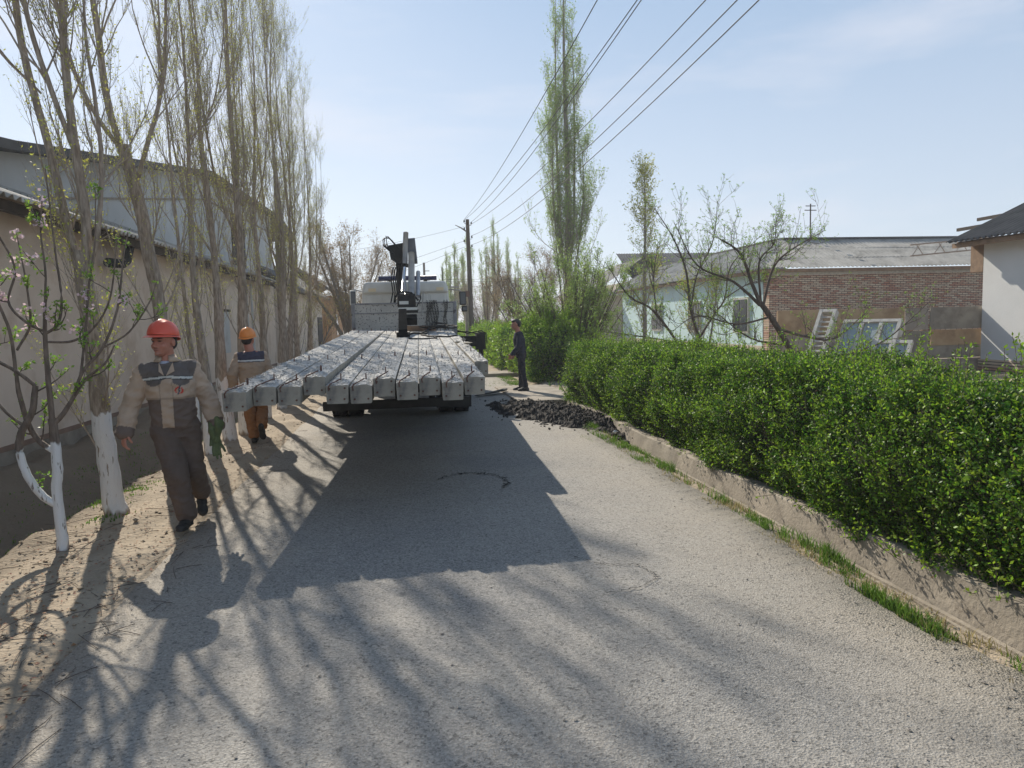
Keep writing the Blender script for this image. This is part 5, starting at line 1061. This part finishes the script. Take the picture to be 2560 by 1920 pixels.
g = MB(); g.add(ic*np.array([.10, .09, .03])+[.93, 11.0, zl(11)+.03], icf); g.add(ic*np.array([.045, .05, .05])+[.90, 11.3, zl(11)+.07], icf); g.add(ic*np.array([.07, .04, .03])+[.80, 11.3, zl(11)+.04], icf); tag(g.build('rubble', M_concend), 'few lumps of rubble lying on the right side of the posts', 'rubble')
# ------------------------------------------------------------------ people
def sph(c, r, n=14, M=None):
    u = np.linspace(0, np.pi, n); v = np.arange(n*2)*np.pi/n; V = np.stack([np.outer(np.sin(u), np.cos(v)), np.outer(np.sin(u), np.sin(v)), np.outer(np.cos(u), np.ones_like(v))], -1).reshape(-1, 3)*np.array(r)
    if M is not None: V = V@np.array(M).T
    m = n*2; i = np.arange(n-1)[:, None]*m; j = np.arange(m)[None]; j2 = (j+1) % m
    return V+np.array(c), np.stack([i+j, i+m+j, i+m+j2, i+j2], -1).reshape(-1, 4)
class Body:
    def __init__(s): s.g = MB()
    def ball(s, c, r, M=None): s.g.add(*sph(c, r if np.ndim(r) else (r, r, r), 14, M)); return s
    def cap(s, p0, p1, r0, r1, n=8):
        p0 = np.array(p0, float); p1 = np.array(p1, float)
        t = np.linspace(0, 1, n)[:, None]; s.g.tube(p0*(1-t)+p1*t, r0*(1-t[:, 0])+r1*t[:, 0], 16); s.ball(p0, r0); s.ball(p1, r1); return s
    def chain(s, pts, rs):
        for a, b_, r0, r1 in zip(pts, pts[1:], rs, rs[1:]): s.cap(a, b_, r0, r1, 4)
        return s
    def loft(s, rings, M=None, n=28, pw=2.4):
        """rings: (cx,cy,cz,rx,ry)"""
        a = np.arange(n)*2*np.pi/n; ca, sa = np.cos(a), np.sin(a); k = (np.abs(ca)**pw+np.abs(sa)**pw)**(-1/pw)
        V = []
        for cx, cy, cz, rx, ry in rings:
            p = np.stack([rx*ca*k, ry*sa*k, 0*a], 1); 
            if M is not None: p = p@np.array(M).T
            V.append(p+[cx, cy, cz])
        m = len(rings); V = np.concatenate(V); i = np.arange(m-1)[:, None]*n; j = np.arange(n)[None]; j2 = (j+1) % n; b0 = s.g.n
        s.g.add(V, np.stack([i+j, i+j2, i+n+j2, i+n+j], -1).reshape(-1, 4)); s.g.F.append((np.array([list(range(n))[::-1]])+b0, 0)); s.g.F.append((np.array([list(range(n))])+b0+(m-1)*n, 0)); return s
    def finish(s, name, m, parent, vox=.008, smooth=4, colf=None, wrinkle=0, seed=0, wfun=None):
        o = s.g.build('tmp', m); md = o.modifiers.new('r', 'REMESH'); md.mode = 'VOXEL'; md.voxel_size = vox; md.use_smooth_shade = True
        sm = o.modifiers.new('s', 'SMOOTH'); sm.iterations = smooth; sm.factor = .5
        dg = bpy.context.evaluated_depsgraph_get(); me = bpy.data.meshes.new_from_object(o.evaluated_get(dg)); bpy.data.objects.remove(o)
        n = len(me.vertices); V = np.empty(n*3); me.vertices.foreach_get('co', V); V = V.reshape(-1, 3)
        if wrinkle:
            Nn = np.empty(n*3); me.vertices.foreach_get('normal', Nn); Nn = Nn.reshape(-1, 3)
            q = V*np.array([1, 1, 1.]); w_ = np.array([mnoise.noise(Vector((p[0]*9+p[2]*11+seed, p[1]*9, p[2]*15)))*.6+(.5-abs(mnoise.noise(Vector((p[0]*14-p[2]*9+seed, p[1]*14, p[2]*19+3)))))*.7 for p in q])
            amp = wrinkle if wfun is None else wrinkle*wfun(V)
            V = V+Nn*(w_*amp)[:, None]; me.vertices.foreach_set('co', V.ravel())
        if colf is not None:
            ca = me.color_attributes.new('col', 'FLOAT_COLOR', 'POINT'); C = np.ones((n, 4)); C[:, :3] = colf(V); ca.data.foreach_set('color', C.ravel())
        me.polygons.foreach_set('use_smooth', np.ones(len(me.polygons), bool)); me.name = name
        me.materials.clear(); me.materials.append(m); ob = bpy.data.objects.new(name, me); COL.objects.link(ob); ob.parent = parent; return ob
M_cloth = mat('work_cloth', (1, 1, 1), (.86, 1.1), 8, .9, .35, 160, attr='col', bdist=.004)
M_skin = mat('skin', (1, 1, 1), (.93, 1.05), 20, .5, attr='col')
M_helr = mat('red_helmet_plastic', (.80, .11, .06), (.74, .095, .05), 5, .32)
M_helo = mat('orange_helmet_plastic', (.88, .30, .06), (.82, .26, .05), 5, .35)
M_hair = mat('black_hair', (.012, .010, .009), (.025, .02, .018), 60, .6, .5, 120)
M_shoe = mat('black_boot', (.012, .012, .013), (.03, .028, .026), 20, .6, .3, 60)
M_glove = mat('green_glove', (.115, .15, .055), (.075, .10, .04), 20, .7, .4, 60)
def rotz(a): c, s = math.cos(a), math.sin(a); return np.array([[c, -s, 0], [s, c, 0], [0, 0, 1.]])
def rotx(a): c, s = math.cos(a), math.sin(a); return np.array([[1, 0, 0], [0, c, -s], [0, s, c]])
SK = np.array([.46, .195, .13])
HS = 1.12
def head(B, c, yaw, pitch=0):
    """adult head in its own frame, facing -y, centre c"""
    R = rotz(yaw)@rotx(pitch); P = lambda *v: R@np.array(v)+c
    E = lambda v, r: B.ball(P(*(np.array(v)*HS)), np.array(r)*HS, R)
    E((0, .012, .03), (.074, .093, .088)); E((0, -.018, -.03), (.062, .070, .075)); E((0, -.045, -.078), (.036, .036, .030)); E((-.032, -.052, -.028), (.030, .026, .030)); E((.032, -.052, -.028), (.030, .026, .030))
    E((0, -.078, .022), (.045, .014, .013)); B.cap(P(0, -.082*HS, .008), P(0, -.103*HS, -.026*HS), .010, .015); E((-.013, -.091, -.030), (.010, .011, .009)); E((.013, -.091, -.030), (.010, .011, .009))
    E((0, -.084, -.052), (.024, .012, .006)); E((0, -.083, -.064), (.021, .012, .006)); E((0, -.081, -.086), (.018, .014, .013))
    for s in (-1, 1): E((s*.076, .012, -.005), (.010, .020, .031)); E((s*.030, -.068, .008), (.013, .012, .009))
    return R
def headcol(c, R, V, skin=SK):
    L = (V-c)@R/HS; C = np.tile(skin, (len(V), 1)).astype(float)
    def blob(x, y, z, rx, ry, rz, col, k=1.):
        d = ((L[:, 0]-x)/rx)**2+((L[:, 1]-y)/ry)**2+((L[:, 2]-z)/rz)**2; w_ = np.clip(1.35-d, 0, 1)*k; C[:] = C*(1-w_[:, None])+np.array(col)*w_[:, None]
    for s in (-1, 1):
        blob(s*.030, -.076, .012, .018, .03, .010, (.16, .075, .05), .6); blob(s*.030, -.080, .008, .013, .02, .0055, (.012, .009, .008)); blob(s*.033, -.08, .030, .021, .03, .0055, (.02, .014, .011), .95)
        blob(s*.035, -.06, -.03, .026, .04, .022, (.50, .21, .15), .5)
    blob(0, -.09, -.0575, .023, .03, .0035, (.12, .035, .03)); blob(0, -.088, -.052, .022, .03, .006, (.40, .15, .12), .6); blob(0, -.088, -.065, .019, .03, .006, (.40, .15, .12), .6)
    blob(0, -.085, -.044, .028, .03, .006, (.16, .085, .06), .45); blob(0, -.07, -.09, .035, .04, .02, (.25, .13, .095), .4); blob(0, -.1, -.034, .010, .02, .004, (.14, .06, .04), .6)
    return C
def hand(B, wrist, dirn, palm, thumb, curl=.5, s=1.):
    """dirn: hand axis, palm: palm normal, thumb: side the thumb is on"""
    d = norm(np.array(dirn, float)); n = np.array(palm, float); n = norm(n-d*n.dot(d)); t = np.cross(d, n); t = t if t.dot(np.array(thumb, float)) > 0 else -t; w_ = np.array(wrist, float)
    M = np.stack([t, n, d], 1); B.ball(w_+d*.048*s, (.040*s, .016*s, .050*s), M); B.cap(w_, w_+d*.03*s, .026*s, .026*s)
    for k, (o, l) in enumerate(((.027, .068), (.009, .076), (-.010, .070), (-.028, .055))):
        p = w_+d*.088*s+t*o*s; a = curl*(.7+.18*k); pts = [w_+d*.06*s+t*o*.9*s, p]; dd = d
        for q, f in enumerate((.45, .32, .25)):
            an = a*(.5+.45*q); dd = norm(dd*math.cos(an)+n*math.sin(an)); pts.append(pts[-1]+dd*l*f*s)
        B.chain(pts, [.0105*s, .0098*s, .0092*s, .0085*s, .0075*s])
    b0 = w_+d*.022*s+t*.026*s; d1 = norm(d*.6+t*.62+n*.35); p1 = b0+d1*.036*s; d2 = norm(d*.85+t*.2+n*.45); p2 = p1+d2*.030*s; B.chain([w_+d*.015*s+t*.01*s, b0, p1, p2, p2+norm(d2+n*.3)*.022*s], [.016*s, .014*s, .0115*s, .0105*s, .0085*s])
def helmet(parent, c, R, m, name='helmet', s=1.):
    n = 48; rows = 16; V = []; a = np.arange(n)*2*np.pi/n
    for k in range(rows):
        t = k/(rows-1)*math.pi/2
        rx, ry, rz = .118*s, .142*s, .137*s
        ridge = 1+.045*np.exp(-((a-math.pi*1.5)/.22)**2)*0
        x = rx*math.cos(t)*np.cos(a); y = ry*math.cos(t)*np.sin(a); z = np.full(n, rz*math.sin(t)**.92)
        mid = .007*np.exp(-(x/.020)**2)*(z > .02); sc = .004*np.exp(-((np.abs(x)-.062)/.010)**2)*(z > .04)
        V.append(np.stack([x, y, z+mid+sc], 1))
    V = np.concatenate(V); i = np.arange(rows-1)[:, None]*n; j = np.arange(n)[None]; j2 = (j+1) % n; g = MB(); g.add(V, np.stack([i+j, i+j2, i+n+j2, i+n+j], -1).reshape(-1, 4))
    # brim: peak at the front (-y), narrow rim elsewhere
    f = np.clip(-np.sin(a), 0, 1)**1.6; bk = np.clip(np.sin(a), 0, 1)**2
    r0 = np.stack([.118*s*np.cos(a), .142*s*np.sin(a), 0*a], 1); r1 = np.stack([(.127+.012*f)*s*np.cos(a), (.151+.066*f)*s*np.sin(a), -.010-.018*f-.020*bk], 1); r2 = r1+[0, 0, -.004]; r3 = r0*[.97, .97, 1]+[0, 0, -.006]
    V2 = np.concatenate([r0, r1, r2, r3]); i = np.arange(3)[:, None]*n; b0 = g.n; g.add(V2, np.stack([i+j, i+n+j, i+n+j2, i+j2], -1).reshape(-1, 4))
    g.V = [v@R.T+c for v in g.V]; o = g.build(name, m, parent, True); so_ = o.modifiers.new('s', 'SOLIDIFY'); so_.thickness = .003; ss = o.modifiers.new('ss', 'SUBSURF'); ss.levels = ss.render_levels = 1; return o
def boot(parent, ankle, dirn, pitch, m, L=.285, name='shoe', hgt=.12):
    """dirn: heading of the toe on the ground; pitch>0 lifts the heel"""
    B = Body(); ang = math.atan2(dirn[0], -dirn[1]); R = rotz(ang)@rotx(pitch)
    P = lambda *v: R@np.array(v)+np.array(ankle)
    B.cap(P(0, .01, .05), P(0, .0, -.02), .052, .050); B.ball(P(0, .03, -.055), (.042, .055, .045), R); B.ball(P(0, -.06, -.055), (.046, .085, .038), R); B.ball(P(0, -.14, -.068), (.048, .062, .030), R); B.ball(P(0, -.03, -.085), (.042, .13, .016), R); B.ball(P(0, -.125, -.088), (.050, .080, .013), R); B.ball(P(0, .045, -.088), (.040, .045, .014), R)
    return B.finish(name, m, parent, .006, 3)
def person(loc, rz, label, J, jcol, tcol, helm=None, hair=True, head_yaw=0, head_pitch=0, torso_yaw=0, scale=1., slim=1., gloveh=None, collar=True, tr_r=(.110, .097, .084), sl_r=(.076, .073, .064), seed=0, jwrinkle=.024, shoes=None, hands=None, shoe_mat=None, skin=SK):
    root = empty('person', loc, label, 'person', rz=rz); root.scale = (scale,)*3
    J = {k: np.array(v, float) for k, v in J.items()}
    TR = rotz(torso_yaw)
    # body: one continuous surface from head to ankles
    B = Body(); R = head(B, J['head'], head_yaw, head_pitch)
    B.cap(J['neck']+[0, 0, -.05], J['head']+R@np.array([0, .018, -.055]), .068, .062)
    B.loft([(*J['pelvis']+[0, 0, -.08], .10, .08), (*J['pelvis'], .145*slim, .10), (*((J['pelvis']+J['chest'])/2), .13*slim, .095), (*J['chest'], .155*slim, .105), (*J['neck']+[0, 0, -.04], .09, .06)], TR)
    for s in 'LR':
        B.cap(J['neck']+[0, 0, -.05], J['sh'+s], .05, .055); B.cap(J['sh'+s], J['el'+s], .050, .040); B.cap(J['el'+s], J['wr'+s], .038, .026); B.cap(J['hip'+s], J['kn'+s], .075, .055); B.cap(J['kn'+s], J['an'+s], .050, .036)
        if hands and s in hands: hand(B, J['wr'+s], *hands[s])
    B.finish('body', M_skin, root, .0052, 2, lambda V: headcol(J['head'], R, V, skin))
    # jacket
    B = Body(); n_, c_, p_ = J['neck'], J['chest'], J['pelvis']; hem = J['hem']
    B.loft([(*hem, .172*slim, .130), (*(hem*.8+c_*.2), .180*slim, .138), (*(hem*.5+c_*.5), .182*slim, .138), (*c_, .205*slim, .148), (*(c_*.5+n_*.5+[0, 0, -.01]), .168*slim, .120), (*(n_+[0, 0, -.045]), .11, .085)], TR, pw=2.3)
    for s in 'LR':
        B.cap(n_+[0, 0, -.085], J['sh'+s]+[0, 0, .0], .066, sl_r[0]*.93); mid = J['sh'+s]*.5+J['el'+s]*.5; B.chain([J['sh'+s], mid, J['el'+s], J['el'+s]*.5+J['wr'+s]*.5, J['wr'+s]], [sl_r[0], sl_r[0]*.98, sl_r[1], sl_r[1]*.98, sl_r[2]])
    B.finish('jacket', M_cloth, root, .0075, 2, lambda V: jcol(V, J, TR), jwrinkle, seed)
    if collar:
        g = MB(); a = np.linspace(.35, 2*np.pi-.35, 30); q = np.stack([.066*np.sin(a), -.066*np.cos(a)*1.0, 0*a], 1)@TR.T
        lo = n_+q+[0, 0, -.015]; top_ = n_+q*1.02+[0, 0, .035]; fold = n_+q*1.55+[0, 0, -.028]; V = np.stack([lo, top_, fold], 1).reshape(-1, 3); k = np.arange(29)*3
        g.add(V, np.concatenate([np.stack([k, k+1, k+4, k+3], 1), np.stack([k+1, k+2, k+5, k+4], 1)])); o = g.build('collar', mat('beige_cloth', (.52, .39, .28), (.45, .34, .25), 12, .9), root, True); so_ = o.modifiers.new('s', 'SOLIDIFY'); so_.thickness = .006
    # trousers
    B = Body(); B.loft([(*(J['hipL']*.5+J['hipR']*.5+[0, 0, -.08]), .15*slim, .115), (*(J['hipL']*.5+J['hipR']*.5+[0, 0, .04]), .165*slim, .125), (*(p_+[0, 0, .10]), .155*slim, .115)], TR)
    for s in 'LR':
        m1 = J['hip'+s]*.5+J['kn'+s]*.5; m2 = J['kn'+s]*.45+J['an'+s]*.55; B.chain([J['hip'+s], m1, J['kn'+s], m2, J['an'+s]+[0, 0, .02]], [tr_r[0]+.005, tr_r[0]*.95, tr_r[1], tr_r[2]*1.02, tr_r[2]])
    B.finish('trousers', M_cloth, root, .0075, 3, tcol, .019, seed+5)
    for s in 'LR': boot(root, J['an'+s], *shoes[s], shoe_mat or M_shoe)
    if helm is not None:
        helmet(root, J['head']+R@np.array([0, .004, .052]), R@rotx(-.10), helm)
    B = Body(); P = lambda *v: R@np.array(v)+J['head']
    B.ball(P(0, .034, .035), (.086, .092, .086), R)
    if helm is None: B.ball(P(0, .0, .082), (.080, .092, .060), R)
    B.ball(P(0, .062, -.01), (.076, .060, .066), R)
    B.finish('hair', M_hair, root, .006, 2)
    return root, J, R

# --- worker with red helmet
GREY = np.array([.135, .115, .105]); BEI = np.array([.47, .35, .255]); BRN = np.array([.125, .09, .072])
def jc1(V, J, TR):
    L = (V-J['chest'])@TR; x, y, z = L[:, 0], L[:, 1], V[:, 2]; C = np.tile(BEI, (len(V), 1)); front = y < 0
    tors = (np.abs(x) < .212) & (z > .8)
    # sleeves: nearer to the arm axis than the torso
    def dist(p, a, b_): ab = b_-a; t = np.clip(((p-a)@ab)/(ab@ab), 0, 1); return np.linalg.norm(p-a-t[:, None]*ab, axis=1), t
    sl = np.zeros(len(V), bool); cuff = np.zeros(len(V), bool)
    for s in 'LR':
        d1, t1 = dist(V, J['sh'+s], J['el'+s]); d2, t2 = dist(V, J['el'+s], J['wr'+s]); out = np.abs(x) > .165+.10*(1.40-z)*0
        near = (np.minimum(d1, d2) < .115) & (np.abs(x) > .172+.05*np.clip((z-1.25)/.15, 0, 1)); sl |= near; cuff |= (t2 > .84) & (d2 < .11) & (np.abs(x) > .17)
    tors = ~sl
    zs = 1.335-.02*np.abs(x)/.2
    C[tors & (z > zs)] = GREY
    C[tors & (z > zs-.012-.018) & (z <= zs)] = (.03, .03, .03)
    C[tors & (z > zs-.022) & (z <= zs-.004)] = (.62, .61, .56)
    flap = tors & front & (z < zs-.030) & (z > 1.245+6*(np.abs(np.abs(x)-.11)-.0)**2) & (np.abs(np.abs(x)-.105) < .062)
    C[flap] = GREY*1.05
    low = tors & (z < 1.13) & ~(front & (np.abs(x+.012) < .048)); C[low] = BRN*1.25
    seam = tors & front & (z < 1.3) & (np.abs(np.abs(x+.012)-.050) < .004); C[seam] *= .7
    C[tors & front & (z < 1.145) & (z >= 1.13)] *= .72
    C[z < .885] = np.where((~sl & (V[:, 2] < .885))[z < .885][:, None], BRN*1.15, C[z < .885]); C[cuff] = BRN*1.3
    # chest emblem: thin red ring with a dark lightning flash
    u, v = x-.088, z-1.205; r = np.hypot(u*.95, v); gap = np.abs(u-.35*v) < .010
    C[front & tors & (np.abs(r-.026) < .0058) & ~gap] = (.55, .045, .03)
    sl_ = np.abs(u-.38*v-np.where(v > 0, -.004, .004)) < .0062; C[front & tors & sl_ & (np.abs(v) < .037)] = (.05, .06, .09)
    return C
def tc(c, dark=.75):
    def f(V):
        C = np.tile(np.array(c, float), (len(V), 1)); return C
    return f
J1 = dict(head=(-.088, .0, 1.612), neck=(-.075, .03, 1.475), chest=(-.062, .03, 1.27), pelvis=(-.045, .04, .93), hem=(-.045, .035, .885),
          shL=(.115, .04, 1.368), shR=(-.258, .04, 1.36), elL=(.235, .06, 1.10), elR=(-.375, .05, 1.08), wrL=(.285, .0, .885), wrR=(-.425, -.03, .875),
          hipL=(.045, .04, .88), hipR=(-.125, .04, .88), knL=(.075, .10, .50), knR=(-.06, -.07, .50), anL=(.135, .40, .20), anR=(.0, -.02, .105))
w1, J, R = person((-1.95, 6.42, .035), math.radians(17), 'worker in red helmet and beige-grey work jacket walking toward the camera', J1, jc1, tc(BRN), helm=M_helr, head_yaw=math.radians(-38), torso_yaw=math.radians(-8), seed=1,
    hands={'R': ((-.12, -.25, -1), (.55, .3, .2), (-.3, -1, -.2), .75), 'L': ((.0, -.15, -1), (-.6, .3, .2), (-.2, -1, -.2), .9)}, shoes={'R': ((-.35, -1), -.02), 'L': ((.05, -1), .75)}, scale=1.0)
B = Body(); B.loft([(-.085, -.05, 1.335, .045, .03), (-.08, -.035, 1.40, .05, .03), (-.078, .0, 1.455, .055, .045)]); B.finish('undershirt', mat('pale_vest', (.45, .48, .58), None, rough=.9), w1, .008, 2)
# jacket placket lies open at the throat
g = MB(); g.add([(-.135, -.072, 1.44), (-.105, -.118, 1.335), (-.14, -.125, 1.37)], [[0, 1, 2]]); g.add([(-.03, -.075, 1.44), (-.085, -.122, 1.335), (-.02, -.125, 1.37)], [[0, 1, 2]])
o = g.build('lapel', MATS['beige_cloth'], w1); o.modifiers.new('s', 'SOLIDIFY').thickness = .006
# the green work gloves he carries in his left hand
root = empty('work_gloves', (-1.95, 6.42, .035), 'pair of limp green work gloves held in the red-helmeted worker\'s hand', 'gloves', rz=math.radians(17))
B = Body(); B.chain([(.285, -.05, .93), (.30, -.075, .86), (.285, -.05, .80), (.275, -.05, .74)], [.026, .034, .030, .026]); B.ball((.318, -.06, .885), (.028, .024, .04))
for k, (dx, l) in enumerate(((-.025, .10), (-.008, .13), (.010, .12), (.03, .07))): B.chain([(.278+dx*.6, -.05, .75), (.276+dx, -.052, .71), (.28+dx*1.5, -.05, .71-l*.5), (.288+dx*1.7, -.048, .71-l)], [.015, .0125, .012, .010])
B.finish('glove', M_glove, root, .006, 2)
B = Body(); B.chain([(.25, -.02, .92), (.245, -.045, .83), (.255, -.04, .77)], [.028, .034, .028])
for k, dx in enumerate((-.02, -.004, .012)): B.chain([(.255+dx, -.04, .77), (.25+dx*1.3, -.04, .70)], [.013, .010])
B.finish('glove', M_glove, root, .006, 2)

# --- worker with orange helmet, seen from behind
NAVY = np.array([.045, .042, .06])
def jc2(V, J, TR):
    z = V[:, 2]; x = V[:, 0]-J['chest'][0]; C = np.tile(BEI*.85, (len(V), 1)); t = np.abs(x) < .19
    C[t & (z > 1.27)] = NAVY*1.5; C[t & (z > 1.225) & (z <= 1.27)] = NAVY; C[t & (z > 1.235) & (z <= 1.258)] = (.6, .6, .58); C[z > 1.40] = BEI*.75; return C
J2 = dict(head=(-.03, .05, 1.555), neck=(-.005, .02, 1.415), chest=(.0, .0, 1.22), pelvis=(.0, .0, .90), hem=(.0, .0, .86), shL=(.165, .0, 1.30), shR=(-.165, .0, 1.295), elL=(.25, .02, 1.05), elR=(-.275, -.05, 1.06), wrL=(.26, .18, .86), wrR=(-.28, .10, .86),
          hipL=(.085, .0, .86), hipR=(-.085, .0, .86), knL=(.115, .12, .47), knR=(-.065, .04, .46), anL=(.10, -.20, .27), anR=(-.02, .0, .10))
person((-2.30, 11.05, .03), math.radians(12), 'worker in orange helmet and orange-brown trousers walking away behind the posts', J2, jc2, tc((.27, .12, .045)), helm=M_helo, head_yaw=math.radians(160), torso_yaw=math.pi, seed=2, collar=False, scale=.99,
       hands={'L': ((0, .3, -1), (-1, 0, 0), (0, 1, 0), .7), 'R': ((0, .2, -1), (1, 0, 0), (0, 1, 0), .7)}, shoes={'R': ((.1, 1), .0), 'L': ((.25, 1), 1.0)}, tr_r=(.098, .085, .078))
# --- man in navy, in profile
def jc3(V, J, TR): return np.tile(np.array([.018, .022, .042]), (len(V), 1))
J3 = dict(head=(-.07, .0, 1.60), neck=(-.02, .0, 1.45), chest=(.0, .0, 1.24), pelvis=(.03, .0, .93), hem=(.025, .0, .90), shL=(-.01, .19, 1.36), shR=(.02, -.19, 1.37), elL=(-.02, .23, 1.09), elR=(-.02, -.24, 1.08), wrL=(-.12, .22, .88), wrR=(-.18, -.22, .90),
          hipL=(.04, .085, .88), hipR=(.04, -.085, .88), knL=(.03, .10, .48), knR=(.07, -.09, .48), anL=(.02, .13, .10), anR=(.13, -.10, .10))
person((2.70, 17.0, .055), math.radians(-8), 'dark-haired man in dark navy clothes standing in profile on the concrete slab', J3, jc3, tc((.014, .016, .028)), helm=None, head_yaw=math.radians(-88), head_pitch=.12, torso_yaw=math.radians(-90), seed=3, collar=False, slim=.92,
       hands={'L': ((-.6, 0, -1), (0, -1, 0), (-1, 0, .3), .6), 'R': ((-.55, 0, -1), (0, 1, 0), (-1, 0, .3), .6)}, shoes={'L': ((-1, -.1), 0), 'R': ((-1, -.25), 0)}, tr_r=(.085, .066, .055), sl_r=(.072, .060, .046), jwrinkle=.005)
# ------------------------------------------------------------------ air
g = MB(); g.box((-60, -16, -2), (70, 130, 22))
hm = bpy.data.materials.new('haze_air'); hm.use_nodes = True; t = hm.node_tree; t.nodes.clear()
o_ = t.nodes.new('ShaderNodeOutputMaterial'); pv = t.nodes.new('ShaderNodeVolumePrincipled'); pv.inputs['Color'].default_value = (.86, .92, 1, 1); pv.inputs['Density'].default_value = .0014; pv.inputs['Anisotropy'].default_value = .4
t.links.new(pv.outputs[0], o_.inputs['Volume'])
tag(g.build('haze', hm), 'thin pale spring haze over the street', 'haze', kind='stuff')
SC.cycles.volume_bounces = 0
